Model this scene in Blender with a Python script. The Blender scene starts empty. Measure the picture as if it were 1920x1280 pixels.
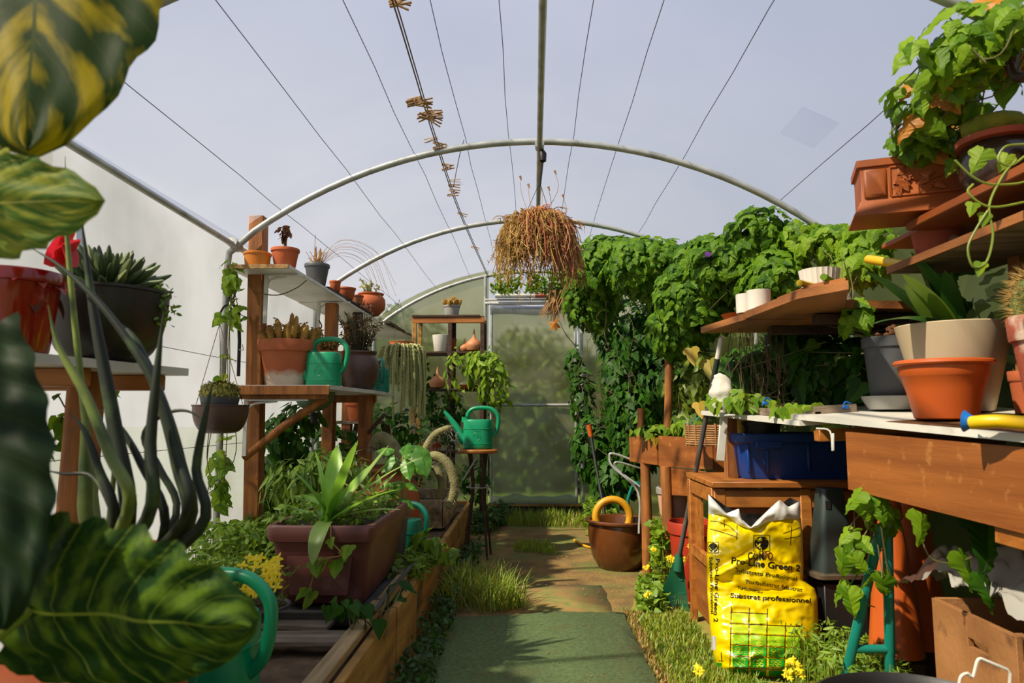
import bpy, bmesh, math, random
import numpy as np
from mathutils import Vector, Matrix, noise
V = Vector
PI = math.pi
R = random.Random(7)
SC = bpy.context.scene

# ------------------------------------------------------------------ camera, sky, sun, exposure
FPX, CAMH = 1300.0, 0.95
YAW, PITCH = math.atan(40/1300), math.atan(135/1300)
cam_d = bpy.data.cameras.new('camera'); cam = bpy.data.objects.new('camera', cam_d)
SC.collection.objects.link(cam); SC.camera = cam
cam_d.sensor_width = 36; cam_d.lens = 36*FPX/1920
cam.location = (0, 0, CAMH); cam.rotation_euler = (PI/2+PITCH, 0, YAW)
cam_d.clip_start = 0.05; cam_d.clip_end = 200
cam_d.dof.use_dof = True; cam_d.dof.focus_distance = 3.6; cam_d.dof.aperture_fstop = 4.5
ROT = Matrix.Rotation(YAW, 3, 'Z') @ Matrix.Rotation(PI/2+PITCH, 3, 'X')

w = bpy.data.worlds.new('sky'); SC.world = w; w.use_nodes = True
nt = w.node_tree; nt.nodes.clear()
wo = nt.nodes.new('ShaderNodeOutputWorld'); bg = nt.nodes.new('ShaderNodeBackground')
tc = nt.nodes.new('ShaderNodeTexCoord'); sx = nt.nodes.new('ShaderNodeSeparateXYZ')
cr = nt.nodes.new('ShaderNodeValToRGB')
cr.color_ramp.elements[0].position = 0.0; cr.color_ramp.elements[0].color = (0.80, 0.79, 0.79, 1)
cr.color_ramp.elements[1].position = 0.6; cr.color_ramp.elements[1].color = (0.48, 0.56, 0.78, 1)
nt.links.new(tc.outputs['Generated'], sx.inputs[0]); nt.links.new(sx.outputs['Z'], cr.inputs[0])
nt.links.new(cr.outputs[0], bg.inputs[0]); nt.links.new(bg.outputs[0], wo.inputs[0])
bg.inputs[1].default_value = 0.78

sun_d = bpy.data.lights.new('sun', 'SUN'); sun = bpy.data.objects.new('sun', sun_d)
SC.collection.objects.link(sun)
sun_d.energy = 8.6; sun_d.angle = math.radians(1.2); sun_d.color = (1.0, 0.86, 0.62)
SUNDIR = V((-0.62, -0.42, 0.80)).normalized()
sun.rotation_euler = SUNDIR.to_track_quat('Z', 'Y').to_euler(); sun.location = (-4, -3, 6)

SC.view_settings.view_transform = 'Standard'; SC.view_settings.look = 'None'
SC.view_settings.gamma = 1; SC.view_settings.use_curve_mapping = False
SC.view_settings.exposure = 0.0
SC.cycles.max_bounces = 8; SC.cycles.diffuse_bounces = 3; SC.cycles.glossy_bounces = 3
SC.cycles.transmission_bounces = 6; SC.cycles.transparent_max_bounces = 12
SC.cycles.caustics_reflective = False; SC.cycles.caustics_refractive = False

# ------------------------------------------------------------------ helpers
def A(px, py, d):
    v = ROT @ V(((px-960)/FPX, -(py-640)/FPX, -1)); v *= d/v.y
    return V((v.x, v.y, v.z+CAMH))
def S(px, d): return px*d/FPX
def lin(h):
    c = [int(h[i:i+2], 16)/255 for i in (0, 2, 4)]
    return tuple(((x+.055)/1.055)**2.4 if x > .04045 else x/12.92 for x in c)+(1,)
def rv(a=1): return V((R.uniform(-a, a), R.uniform(-a, a), R.uniform(-a, a)))

MATS = {}
def pm(name, c1, c2=None, scale=6, rough=.6, bump=0, bscale=40, metal=0, spec=.5, transl=0, stretch=None, coat=0, rnd=False, contrast=(.35, .65), dirt=None, zdirt=None):
    m = bpy.data.materials.new(name); m.use_nodes = True; t = m.node_tree; N = t.nodes; L = t.links
    b = N['Principled BSDF']; out = N['Material Output']
    b.inputs['Roughness'].default_value = rough; b.inputs['Metallic'].default_value = metal
    b.inputs['Specular IOR Level'].default_value = spec; b.inputs['Coat Weight'].default_value = coat
    co = N.new('ShaderNodeTexCoord'); src = co.outputs['Object']
    if stretch:
        mp = N.new('ShaderNodeMapping'); mp.inputs['Scale'].default_value = stretch; L.new(src, mp.inputs[0]); src = mp.outputs[0]
    col = None
    c2 = c2 or c1
    mx = N.new('ShaderNodeMix'); mx.data_type = 'RGBA'
    mx.inputs[6].default_value = lin(c1); mx.inputs[7].default_value = lin(c2)
    if rnd:
        g = N.new('ShaderNodeNewGeometry'); oi = N.new('ShaderNodeObjectInfo'); ad = N.new('ShaderNodeMath'); ad.operation = 'ADD'
        fr = N.new('ShaderNodeMath'); fr.operation = 'FRACT'
        L.new(g.outputs['Random Per Island'], ad.inputs[0]); L.new(oi.outputs['Random'], ad.inputs[1]); L.new(ad.outputs[0], fr.inputs[0])
        L.new(fr.outputs[0], mx.inputs[0])
    else:
        n = N.new('ShaderNodeTexNoise'); n.inputs['Scale'].default_value = scale; n.inputs['Detail'].default_value = 6; L.new(src, n.inputs[0])
        mr = N.new('ShaderNodeMapRange'); mr.inputs[1].default_value = contrast[0]; mr.inputs[2].default_value = contrast[1]
        L.new(n.outputs[0], mr.inputs[0]); L.new(mr.outputs[0], mx.inputs[0])
    col = mx.outputs[2]
    if dirt:   # (hex, scale, lo, hi)
        n2 = N.new('ShaderNodeTexNoise'); n2.inputs['Scale'].default_value = dirt[1]; n2.inputs['Detail'].default_value = 8; L.new(co.outputs['Object'], n2.inputs[0])
        m2 = N.new('ShaderNodeMapRange'); m2.inputs[1].default_value = dirt[2]; m2.inputs[2].default_value = dirt[3]; L.new(n2.outputs[0], m2.inputs[0])
        x2 = N.new('ShaderNodeMix'); x2.data_type = 'RGBA'; L.new(m2.outputs[0], x2.inputs[0]); L.new(col, x2.inputs[6]); x2.inputs[7].default_value = lin(dirt[0]); col = x2.outputs[2]
    if zdirt:  # (hex, z_top, amount)
        sp = N.new('ShaderNodeSeparateXYZ'); L.new(co.outputs['Object'], sp.inputs[0])
        n3 = N.new('ShaderNodeTexNoise'); n3.inputs['Scale'].default_value = 18; L.new(co.outputs['Object'], n3.inputs[0])
        ma = N.new('ShaderNodeMath'); ma.operation = 'MULTIPLY_ADD'; L.new(n3.outputs[0], ma.inputs[0]); ma.inputs[1].default_value = zdirt[1]*.8; L.new(sp.outputs['Z'], ma.inputs[2])
        m3 = N.new('ShaderNodeMapRange'); m3.inputs[1].default_value = zdirt[1]*1.6; m3.inputs[2].default_value = zdirt[1]*1.1; m3.inputs[4].default_value = zdirt[2]; L.new(ma.outputs[0], m3.inputs[0])
        x3 = N.new('ShaderNodeMix'); x3.data_type = 'RGBA'; L.new(m3.outputs[0], x3.inputs[0]); L.new(col, x3.inputs[6]); x3.inputs[7].default_value = lin(zdirt[0]); col = x3.outputs[2]
    L.new(col, b.inputs['Base Color'])
    if bump:
        nb = N.new('ShaderNodeTexNoise'); nb.inputs['Scale'].default_value = bscale; nb.inputs['Detail'].default_value = 5; L.new(src, nb.inputs[0])
        bp = N.new('ShaderNodeBump'); bp.inputs['Strength'].default_value = bump; bp.inputs['Distance'].default_value = .01
        L.new(nb.outputs[0], bp.inputs['Height']); L.new(bp.outputs[0], b.inputs['Normal'])
    if transl:
        tr = N.new('ShaderNodeBsdfTranslucent'); ms = N.new('ShaderNodeMixShader'); ms.inputs[0].default_value = transl
        hs = N.new('ShaderNodeHueSaturation'); hs.inputs['Value'].default_value = 1.5; hs.inputs['Hue'].default_value = .49; L.new(col, hs.inputs['Color'])
        L.new(hs.outputs[0], tr.inputs[0]); L.new(b.outputs[0], ms.inputs[1]); L.new(tr.outputs[0], ms.inputs[2]); L.new(ms.outputs[0], out.inputs[0])
    MATS[name] = m
    return m
def film(name, transp, transl_a, transl_b, ftl, rough=0.0, scale=2.0, frost=0.0, gloss=.04):
    m = bpy.data.materials.new(name); m.use_nodes = True; t = m.node_tree; N = t.nodes; L = t.links
    N.remove(N['Principled BSDF']); out = N['Material Output']
    co = N.new('ShaderNodeTexCoord'); n = N.new('ShaderNodeTexNoise'); n.inputs['Scale'].default_value = scale; n.inputs['Detail'].default_value = 7; L.new(co.outputs['Object'], n.inputs[0])
    mr = N.new('ShaderNodeMapRange'); mr.inputs[1].default_value = .35; mr.inputs[2].default_value = .68; L.new(n.outputs[0], mr.inputs[0])
    mx = N.new('ShaderNodeMix'); mx.data_type = 'RGBA'; mx.inputs[6].default_value = lin(transl_a); mx.inputs[7].default_value = lin(transl_b); L.new(mr.outputs[0], mx.inputs[0])
    tl = N.new('ShaderNodeBsdfTranslucent'); L.new(mx.outputs[2], tl.inputs[0])
    df = N.new('ShaderNodeBsdfDiffuse'); L.new(mx.outputs[2], df.inputs[0])
    m0 = N.new('ShaderNodeMixShader'); m0.inputs[0].default_value = .25; L.new(tl.outputs[0], m0.inputs[1]); L.new(df.outputs[0], m0.inputs[2])
    tp = N.new('ShaderNodeBsdfTransparent'); tp.inputs[0].default_value = lin(transp); base = tp.outputs[0]
    if frost:
        rf = N.new('ShaderNodeBsdfRefraction'); rf.inputs['Roughness'].default_value = rough; rf.inputs['IOR'].default_value = 1.12; rf.inputs[0].default_value = lin(transp)
        mf = N.new('ShaderNodeMixShader'); mf.inputs[0].default_value = frost; L.new(base, mf.inputs[1]); L.new(rf.outputs[0], mf.inputs[2]); base = mf.outputs[0]
    m1 = N.new('ShaderNodeMixShader'); m1.inputs[0].default_value = ftl; L.new(base, m1.inputs[1]); L.new(m0.outputs[0], m1.inputs[2])
    gl = N.new('ShaderNodeBsdfGlossy'); gl.inputs['Roughness'].default_value = .25
    m2 = N.new('ShaderNodeMixShader'); m2.inputs[0].default_value = gloss; L.new(m1.outputs[0], m2.inputs[1]); L.new(gl.outputs[0], m2.inputs[2])
    L.new(m2.outputs[0], out.inputs[0]); MATS[name] = m
    return m

class M:
    def __init__(s): s.v = []; s.f = []; s.uv = None
    def add(s, vs, fs):
        o = len(s.v); s.v.extend([tuple(x) for x in vs]); s.f.extend([tuple(i+o for i in f) for f in fs]); return s
    def box(s, c, size, rot=None, bev=.003):
        bm = bmesh.new(); bmesh.ops.create_cube(bm, size=1)
        for v in bm.verts: v.co = V((v.co.x*size[0], v.co.y*size[1], v.co.z*size[2]))
        bev = min(bev, min(size)*.3)
        if bev > 0: bmesh.ops.bevel(bm, geom=bm.edges[:], offset=bev, segments=1, affect='EDGES', profile=.5)
        bm.verts.index_update()
        r = rot or Matrix.Identity(3)
        s.add([r @ v.co + V(c) for v in bm.verts], [[v.index for v in f.verts] for f in bm.faces]); bm.free(); return s
    def bar(s, p, q, wd, ht, up=V((0, 0, 1)), bev=.003):
        p = V(p); q = V(q); y = (q-p).normalized(); x = y.cross(up)
        if x.length < .05: x = V((1, 0, 0))
        x.normalize(); z = x.cross(y); r = Matrix((x, y, z)).transposed()
        return s.box((p+q)/2, (wd, (q-p).length, ht), r, bev)
    def prism(s, plan, z0, z1):   # z may be number or list per corner
        n = len(plan); a = z0 if isinstance(z0, (list, tuple)) else [z0]*n; b = z1 if isinstance(z1, (list, tuple)) else [z1]*n
        vs = [(p[0], p[1], a[i]) for i, p in enumerate(plan)]+[(p[0], p[1], b[i]) for i, p in enumerate(plan)]
        return s.add(vs, [tuple(range(n))[::-1], tuple(range(n, 2*n))]+[(i, (i+1) % n, (i+1) % n+n, i+n) for i in range(n)])
    def tube(s, pts, rad, n=8, cap=True):
        pts = [V(p) for p in pts]; k = len(pts); rad = rad if isinstance(rad, (list, tuple)) else [rad]*k
        vs = []; prev = None
        for i, p in enumerate(pts):
            t = (pts[min(i+1, k-1)]-pts[max(i-1, 0)])
            t = t.normalized() if t.length > 1e-9 else V((0, 0, 1))
            if prev is None:
                u = t.orthogonal().normalized()
            else:
                u = prev - t*prev.dot(t); u = u.normalized() if u.length > 1e-6 else t.orthogonal().normalized()
            prev = u; b = t.cross(u)
            for j in range(n):
                a = 2*PI*j/n; vs.append(p+(u*math.cos(a)+b*math.sin(a))*rad[i])
        fs = [(i*n+j, i*n+(j+1) % n, (i+1)*n+(j+1) % n, (i+1)*n+j) for i in range(k-1) for j in range(n)]
        if cap: fs += [tuple(range(n))[::-1], tuple(range((k-1)*n, k*n))]
        return s.add(vs, fs)
    def lathe(s, prof, c=(0, 0, 0), n=36, sx=1, sy=1, mat=None, wob=0):
        vs = []; fs = []; k = len(prof); c = V(c)
        for i, (r, z) in enumerate(prof):
            for j in range(n):
                a = 2*PI*j/n; p = V((r*math.cos(a)*sx, r*math.sin(a)*sy, z))
                if wob: p *= 1+wob*noise.noise(p*14+c*5)
                if mat: p = mat @ p
                vs.append(p+c)
        for i in range(k-1):
            for j in range(n): fs.append((i*n+j, i*n+(j+1) % n, (i+1)*n+(j+1) % n, (i+1)*n+j))
        if prof[0][0] > 1e-6: fs.append(tuple(range(n))[::-1])
        if prof[-1][0] > 1e-6: fs.append(tuple(range((k-1)*n, k*n)))
        return s.add(vs, fs)
    def grid(s, fn, nu, nv):
        vs = [fn(i/nu, j/nv) for i in range(nu+1) for j in range(nv+1)]
        fs = [(i*(nv+1)+j, i*(nv+1)+j+1, (i+1)*(nv+1)+j+1, (i+1)*(nv+1)+j) for i in range(nu) for j in range(nv)]
        uo = len(s.v); s.add(vs, fs)
        if s.uv is None: s.uv = {}
        for i in range(nu+1):
            for j in range(nv+1): s.uv[uo+i*(nv+1)+j] = (i/nu, j/nv)
        return s

def cat(pts, n=6):
    P = [V(p) for p in pts]; P = [P[0]*2-P[1]]+P+[P[-1]*2-P[-2]]; out = []
    for i in range(1, len(P)-2):
        for k in range(n):
            t = k/n; a, b, c, d = P[i-1], P[i], P[i+1], P[i+2]
            out.append(.5*((2*b)+(c-a)*t+(2*a-5*b+4*c-d)*t*t+(3*b-a-3*c+d)*t**3))
    out.append(P[-2]); return out

COL = SC.collection
def build(name, m, mat, loc=V((0, 0, 0)), smooth=None, parent=None):
    me = bpy.data.meshes.new(name)
    arr = np.array(m.v, dtype=np.float32).reshape(-1, 3) - np.array(loc, dtype=np.float32)
    me.from_pydata([], [], []) if not len(arr) else me.from_pydata(arr.tolist(), [], m.f)
    if m.uv:
        uvl = me.uv_layers.new(name='uv')
        for l in me.loops: uvl.data[l.index].uv = m.uv.get(l.vertex_index, (0, 0))
    me.materials.append(MATS[mat] if isinstance(mat, str) else mat)
    if smooth is None: smooth = True
    if smooth:
        me.polygons.foreach_set('use_smooth', [True]*len(me.polygons))
        if smooth is True: me.set_sharp_from_angle(angle=math.radians(40))
    me.update()
    o = bpy.data.objects.new(name, me); COL.objects.link(o)
    if parent is not None: o.parent = parent
    else: o.location = loc
    return o
def props(o, label=None, catg=None, group=None, kind=None):
    if label: o['label'] = label
    if catg: o['category'] = catg
    if group: o['group'] = group
    if kind: o['kind'] = kind
    return o
def thing(name, label, catg, loc, group=None):
    o = bpy.data.objects.new(name, None); COL.objects.link(o); o.empty_display_size = .05
    o.location = loc; props(o, label, catg, group); o['_l'] = [loc[0], loc[1], loc[2]]
    return o
def root_loc(o):
    while o.parent: o = o.parent
    return V(o.location)
def part(name, m, mat, root, label=None, kind=None, smooth=None):
    o = build(name, m, mat, root_loc(root), smooth, root); props(o, label, kind=kind); return o
def single(name, m, mat, label, catg, loc, group=None, kind=None, smooth=None):
    o = build(name, m, mat, V(loc), smooth); return props(o, label, catg, group, kind)
def struct(name, m, mat, parent=None, smooth=None):
    o = build(name, m, mat, V((0, 0, 0)), smooth, parent)
    if parent is None: o['kind'] = 'structure'
    return o

# ---- leaves
def leaf_shape(kind):
    if kind == 'lobed':
        h = [(0, 0), (.13, -.13), (.33, -.12), (.46, .07), (.45, .22), (.30, .33), (.29, .5), (.17, .76), (0, 1.02)]
    elif kind == 'ivy':
        h = [(0, 0), (.22, -.1), (.42, .05), (.38, .3), (.2, .6), (0, 1)]
    elif kind == 'oval':
        h = [(0, 0), (.16, .12), (.26, .4), (.2, .7), (0, 1)]
    elif kind == 'lance':
        h = [(0, 0), (.08, .15), (.13, .4), (.08, .75), (0, 1)]
    mid = [(0, .66), (0, .33)]
    vs = []; fs = []
    def z(x, y): return -.30*abs(x)-.22*y*y+.04*math.sin(9*y)+.25*x*x
    for sgn in (1, -1):
        o = len(vs); poly = [(sgn*x, y) for x, y in h]+mid
        vs += [(x, y, z(x, y)+ (0.03 if abs(x) > .3 else 0)) for x, y in poly]
        f = tuple(range(o, o+len(poly))); fs.append(f if sgn > 0 else f[::-1])
    return vs, fs
SHAPES = {k: leaf_shape(k) for k in ('lobed', 'ivy', 'oval', 'lance')}
def fine_leaf(h, ns=3, cup=.28):
    # outline h from stalk to tip; strips from the midrib outward, with veins pressed in and a wavy rim
    hh = []
    for a, b in zip(h, h[1:]): hh += [(a[0]+(b[0]-a[0])*t, a[1]+(b[1]-a[1])*t) for t in (0, .5)]
    hh.append(h[-1]); vs = []; fs = []; n = len(hh)
    for sgn in (1, -1):
        o = len(vs)
        for i, (x, y) in enumerate(hh):
            ym = i/(n-1)
            for j in range(ns+1):
                t = j/ns; px, py = x*t, ym+(y-ym)*t; z = -cup*(px*px*1.6+abs(px)*.4)-.24*py*py+.035*t*math.sin(i*1.9)+.02*math.sin(py*11+sgn)
                vs.append((sgn*px, py, z))
        for i in range(n-1):
            for j in range(ns):
                f = (o+i*(ns+1)+j, o+i*(ns+1)+j+1, o+(i+1)*(ns+1)+j+1, o+(i+1)*(ns+1)+j); fs.append(f if sgn > 0 else f[::-1])
    return vs, fs
SHAPES['vineleaf'] = fine_leaf([(0, 0), (.10, -.13), (.28, -.15), (.42, -.02), (.50, .14), (.42, .26), (.29, .34), (.30, .48), (.24, .66), (.11, .85), (0, 1.04)])
SHAPES['broad'] = fine_leaf([(0, 0), (.12, .05), (.24, .2), (.29, .4), (.24, .62), (.12, .84), (0, 1.02)], cup=.35)
def frame(n, t, pos, s):
    n = n.normalized(); t = (t-n*t.dot(n)); t = t.normalized() if t.length > 1e-4 else n.orthogonal().normalized()
    x = t.cross(n)
    m = Matrix((x, t, n)).transposed().to_4x4()
    return Matrix.Translation(pos) @ m @ Matrix.Diagonal((s, s, s, 1))
def joined(kind, mats):
    vs, fs = SHAPES[kind]; P = np.array(vs); k = len(vs); m = M()
    allv = []; allf = []
    for i, T in enumerate(mats):
        a = np.array(T); allv.append(P @ a[:3, :3].T + a[:3, 3]); allf += [tuple(j+i*k for j in f) for f in fs]
    m.v = np.concatenate(allv).tolist() if allv else []; m.f = allf
    return m
LEAFMESH = {}
def leaf_obj(name, kind, mat, T, root):
    key = (kind, mat)
    if key not in LEAFMESH:
        vs, fs = SHAPES[kind]; me = bpy.data.meshes.new(name); me.from_pydata(vs, [], fs); me.materials.append(MATS[mat])
        me.polygons.foreach_set('use_smooth', [True]*len(me.polygons)); LEAFMESH[key] = me
    o = bpy.data.objects.new(name, LEAFMESH[key]); COL.objects.link(o); o.parent = root
    o.matrix_local = Matrix.Translation(-root_loc(root)) @ T
    return o
def blob_mats(blobs, size, out=.9, droop=.9, bias=V((-.45, -.5, .45)), r0=.65):
    res = []
    for (px, py, d, rx, ry, rd, n) in blobs:
        c = A(px, py, d); ex = V((S(rx, d), rd, S(ry, d)))
        for _ in range(n):
            u = V((R.gauss(0, 1), R.gauss(0, 1), R.gauss(0, 1))).normalized(); r = R.uniform(r0, 1.05)
            p = c+V((u.x*ex.x, u.y*ex.y, u.z*ex.z))*r
            nn = u*out+bias+rv(.55); t = V((R.uniform(-.7, .7), R.uniform(-.7, .7), -droop))
            res.append((frame(nn, t, p, size*R.uniform(.55, 1.25)), u.y + .3*R.random()))
    return res
def limit(res, xmin=-1.5, xmax=1.5):
    return [r for r in res if xmin < r[0].translation.x < xmax and .03 < r[0].translation.z < zroof(min(1.5, abs(r[0].translation.x)))-.05]
def foliage(root, res, kind, mat, nparts, pname='leaf', sname='leaves', alt=None):
    res = sorted(res, key=lambda r: r[1])
    for T, _ in res[:nparts]:
        leaf_obj(pname, kind, alt if (alt and R.random() < .06) else mat, T, root)
    if res[nparts:]:
        part(sname, joined(kind, [r[0] for r in res[nparts:]]), mat, root, kind='stuff', smooth='all')
def vine(name, label, blobs, size, mat, nparts, kind='lobed', stems=12, alt=None, catg='climbing plant', group=None, clamp=True, stemr=.0022, **kw):
    res = blob_mats(blobs, size, **kw)
    if clamp: res = limit(res)
    c = A(*blobs[0][:3]); root = thing(name, label, catg, (c.x, c.y, 0 if c.z < 1 else c.z), group)
    foliage(root, res, kind, mat, nparts, alt=alt)
    m = M()
    for _ in range(stems):
        a = R.choice(res)[0].translation; b = R.choice(res)[0].translation
        if (a-b).length > .7: b = a+(b-a)*.5/(a-b).length
        mid = (a+b)/2+rv(.05)+V((0, 0, -.06)); m.tube(cat([a, mid+rv(.03), b], 5), stemr, 5)
    if stems: part('stem', m, 'vinestem', root, kind='stuff')
    return root

# ---- pots
def pot_profile(style, h, rt, rb):
    if style == 'classic':
        rc = rb+(rt-rb)*.72
        return [(rb*.93, 0), (rb, .012*h), (rc, .74*h), (rt*.985, .76*h), (rt, .8*h), (rt*1.02, .98*h), (rt*1.0, h), (rt*.93, h), (rt*.9, .98*h), (rt*.86, .84*h)]
    if style == 'rolled':
        rc = rt*.9
        return [(rb*.94, 0), (rb, .02*h), (rb+(rc-rb)*.55, .5*h), (rc*.985, .72*h), (rc*1.01, .74*h), (rc*1.03, .9*h), (rt, .91*h), (rt*1.03, .94*h), (rt*1.02, .98*h), (rt*.98, h), (rt*.92, .99*h), (rt*.88, .84*h)]
    if style == 'straight':
        return [(rb*.96, 0), (rb, .02*h), (rt*.99, .97*h), (rt, .99*h), (rt*.985, h), (rt*.95, h), (rt*.93, .84*h)]
    if style == 'lip':
        return [(rb*.96, 0), (rb, .02*h), (rt*.93, .84*h), (rt, .85*h), (rt*1.01, .97*h), (rt*.98, h), (rt*.94, h), (rt*.9, .84*h)]
    if style == 'urn':
        m = max(rt, rb)*1.18
        return [(rb*.9, 0), (rb, .02*h), (m*.96, .3*h), (m, .52*h), (m*.96, .74*h), (rt*.92, .9*h), (rt*.95, .93*h), (rt*1.04, .96*h), (rt*1.03, h), (rt*.93, h), (rt*.88, .86*h)]
    if style == 'bowl':
        p = [(rb, 0)]
        for i in range(1, 9):
            a = i/8*PI/2; p.append((rb+(rt-rb)*math.sin(a)**.85, h*.95*(1-math.cos(a))))
        return p+[(rt*1.03, .96*h), (rt*1.03, h), (rt*.95, h), (rt*.9, .86*h)]
    if style == 'tub':
        return [(rb*.94, 0), (rb, .03*h), (rb+(rt-rb)*.5, .22*h), (rt*.93, .55*h), (rt*.96, .75*h), (rt*.93, .9*h), (rt*.99, .925*h), (rt*1.05, .94*h), (rt*1.06, .975*h), (rt*1.02, h), (rt*.9, .99*h), (rt*.87, .95*h), (rt*.83, .6*h), (rb*.8, .1*h)]
def pot(name, label, base, h, rt, rb, mat, style='classic', soil='soil', catg='flower pot', group=None, wob=0, n=36, body='pot_body', ang=0):
    root = thing(name, label, catg, base, group)
    part(body, M().lathe(pot_profile(style, h, rt, rb), base, n, wob=wob), mat, root)
    if soil:
        sr = rt*.89; m = M(); nn = 24; b = V(base)
        vs = [b+V((0, 0, h*.9))]
        for i in range(nn):
            a = 2*PI*i/nn; vs.append(b+V((sr*math.cos(a), sr*math.sin(a), h*.87+R.uniform(0, .03)*h)))
        m.add(vs, [(0, 1+i, 1+(i+1) % nn) for i in range(nn)]); part('soil', m, soil, root)
    return root
def potpx(name, label, px, top, bot, d, wt, wb, mat, style='classic', z=None, **k):
    b = A(px, bot, d); t = A(px, top, d); h = t.z-b.z
    if z is not None: b.z = z
    r = pot(name, label, (b.x, b.y, b.z), h, S(wt, d)/2, S(wb, d)/2, mat, style, **k)
    r['_h'] = h
    return r, V((b.x, b.y, b.z+h*.9)), S(wt, d)/2

def strap(root, base, direc, length, width, mat, arch=.5, fold=.25, seg=8, name='leaf', twist=0, tipw=.0, thick=.0, up=None):
    base = V(base); direc = V(direc).normalized()
    side = direc.cross(V((0, 0, 1)));
    side = side.normalized() if side.length > .01 else V((1, 0, 0))
    if twist: side = Matrix.Rotation(twist, 3, direc) @ side
    pts = []; p = base.copy(); dd = direc.copy()
    for i in range(seg+1):
        pts.append(p.copy()); dd = (dd+V((0, 0, -arch/seg))).normalized(); p = p+dd*(length/seg)
    def fn(u, v):
        i = min(int(u*seg+1e-6), seg); q = pts[i]; t = (pts[min(i+1, seg)]-pts[max(i-1, 0)]).normalized(); n = side.cross(t).normalized()
        wd = width*.5*(math.sin(PI*min(1, (u*.82+.16)))**.7 if u < .999 else tipw+.02)
        x = (v-.5)*2
        return q+side*(wd*x)+n*(fold*wd*abs(x))
    m = M().grid(fn, seg, 4)
    part(name, m, mat, root, smooth='all')
def rosette(root, c, n, length, width, mat, e0, e1, arch=.5, fold=.25, jitter=.2, rad=.01, name='leaf', golden=True, seg=8):
    for i in range(n):
        a = i*2.39996+R.uniform(-jitter, jitter); f = i/max(1, n-1); e = e0+(e1-e0)*f+R.uniform(-.08, .08)
        dr = V((math.cos(a)*math.cos(e), math.sin(a)*math.cos(e), math.sin(e)))
        strap(root, V(c)+V((math.cos(a), math.sin(a), 0))*rad, dr, length*R.uniform(.8, 1.1), width*R.uniform(.85, 1.1), mat, arch, fold, seg, name)
# ------------------------------------------------------------------ materials
pm('wood_post', 'a8682c', '7a481c', 5, .7, .3, 30, stretch=(6, 6, .8), dirt=('4a2a14', 5, .55, .75))
pm('wood_bed', 'b88a40', '8a6228', 4, .75, .35, 30, stretch=(1, .5, 5), dirt=('4a3a20', 4, .52, .7))
pm('wood_cap', 'b09468', '86704e', 5, .85, .4, 30, stretch=(8, .7, 8), dirt=('5c4c34', 9, .55, .75))
pm('wood_grey', '8a7a68', '5f5142', 5, .85, .4, 30, stretch=(1, 6, 6))
pm('wood_orange', 'b4722e', '90541e', 4, .5, .12, 30, stretch=(.7, 6, 6), dirt=('7a4018', 3, .55, .8))
pm('ply_brown', '9c5c24', '7c4418', 3, .55, .1, 30, stretch=(.5, .5, 6), dirt=('b0783e', 30, .60, .78))
pm('ply_red', '9c5016', '7c3c10', 3, .5, .1, 30, stretch=(3, .6, 3))
pm('ply_shelf', 'a86a34', '7c4a20', 3, .65, .2, 30, stretch=(3, .6, 3), dirt=('5e3416', 8, .55, .75))
pm('carved', 'a4500c', '7a3a08', 4, .55, .12, 30)
pm('dark_wood', '4c3320', '2e1e12', 6, .8, .3, 30, stretch=(1, 5, 5))
pm('white_board', 'd8d6cc', 'bdbab0', 3, .45, .05, 30, dirt=('8a8272', 7, .62, .8))
pm('board_edge', 'a98555', '7b5c38', 30, .9, .5, 120)
pm('chipboard', '9a6a3c', '5e3c20', 60, .95, .6, 150)
pm('terracotta', 'b85f34', 'a04e28', 5, .85, .12, 60, dirt=('8a5238', 6, .55, .75))
pm('terracotta_white', 'b4643c', 'a2522e', 5, .88, .15, 60, zdirt=('c9b8a2', .07, .9), dirt=('92604a', 6, .55, .75))
pm('terracotta_old', 'a85236', '8c4430', 5, .88, .25, 60, dirt=('cbb3a0', 7, .54, .62))
pm('terracotta_dust', 'b0643c', '9a5230', 6, .9, .2, 60, dirt=('7d5c40', 8, .5, .7))
pm('plastic_orange', 'c25a22', 'b5501c', 3, .42, .03, 20)
pm('plastic_amber', 'd48a2c', 'c2701c', 4, .35, transl=.25)
pm('plastic_red', '96140a', '7c1008', 4, .18, coat=.35)
pm('plastic_grey', '4a4c50', '424448', 5, .5, .05, 40, dirt=('6f6f70', 9, .62, .75))
pm('plastic_ltgrey', '9a9994', '84827c', 5, .5)
pm('plastic_white', 'e2ddd2', 'd2ccc0', 4, .35)
pm('plastic_cream', 'c8b496', 'bda888', 3, .4)
pm('plastic_pink', 'c9a58c', 'b8937a', 3, .45)
pm('plum', '70423c', '603430', 4, .45, .04, 30, dirt=('8a6258', 9, .62, .8))
pm('tray_grey', '5a5856', '45423f', 6, .5, .05, dirt=('7a7468', 12, .6, .75))
pm('can_green', '0b8f62', '09855a', 3, .33, .02, 20)
pm('can_teal', '0a7f66', '08745c', 3, .38, .02, 20)
pm('blue', '14408f', '10367c', 4, .4)
pm('yellow_plastic', 'dcb806', 'cfa604', 4, .4)
pm('teal_tube', '0f7a6c', '0c6a5e', 5, .35, dirt=('0a4a44', 12, .58, .7))
pm('glaze_brown', '6a3c1c', '4c2810', 4, .28, .05, 12, coat=.4, dirt=('8a5426', 3, .55, .75))
pm('glaze_rim', '7c4420', '6a3818', 4, .35, coat=.3)
pm('glaze_dark', '3a2a20', '241812', 6, .25, coat=.4)
pm('ceramic_brown', '5c4034', '44302a', 5, .4, .1)
pm('bowl_black', '2a241e', '1c1814', 6, .35, .1, 20, dirt=('6a5e50', 14, .68, .75))
pm('rubber_black', '1b1b1b', '141414', 6, .5, .05)
pm('dark_fig', '2c3836', '242e2c', 5, .45, .08, 20, zdirt=('75604a', .02, .5))
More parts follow.
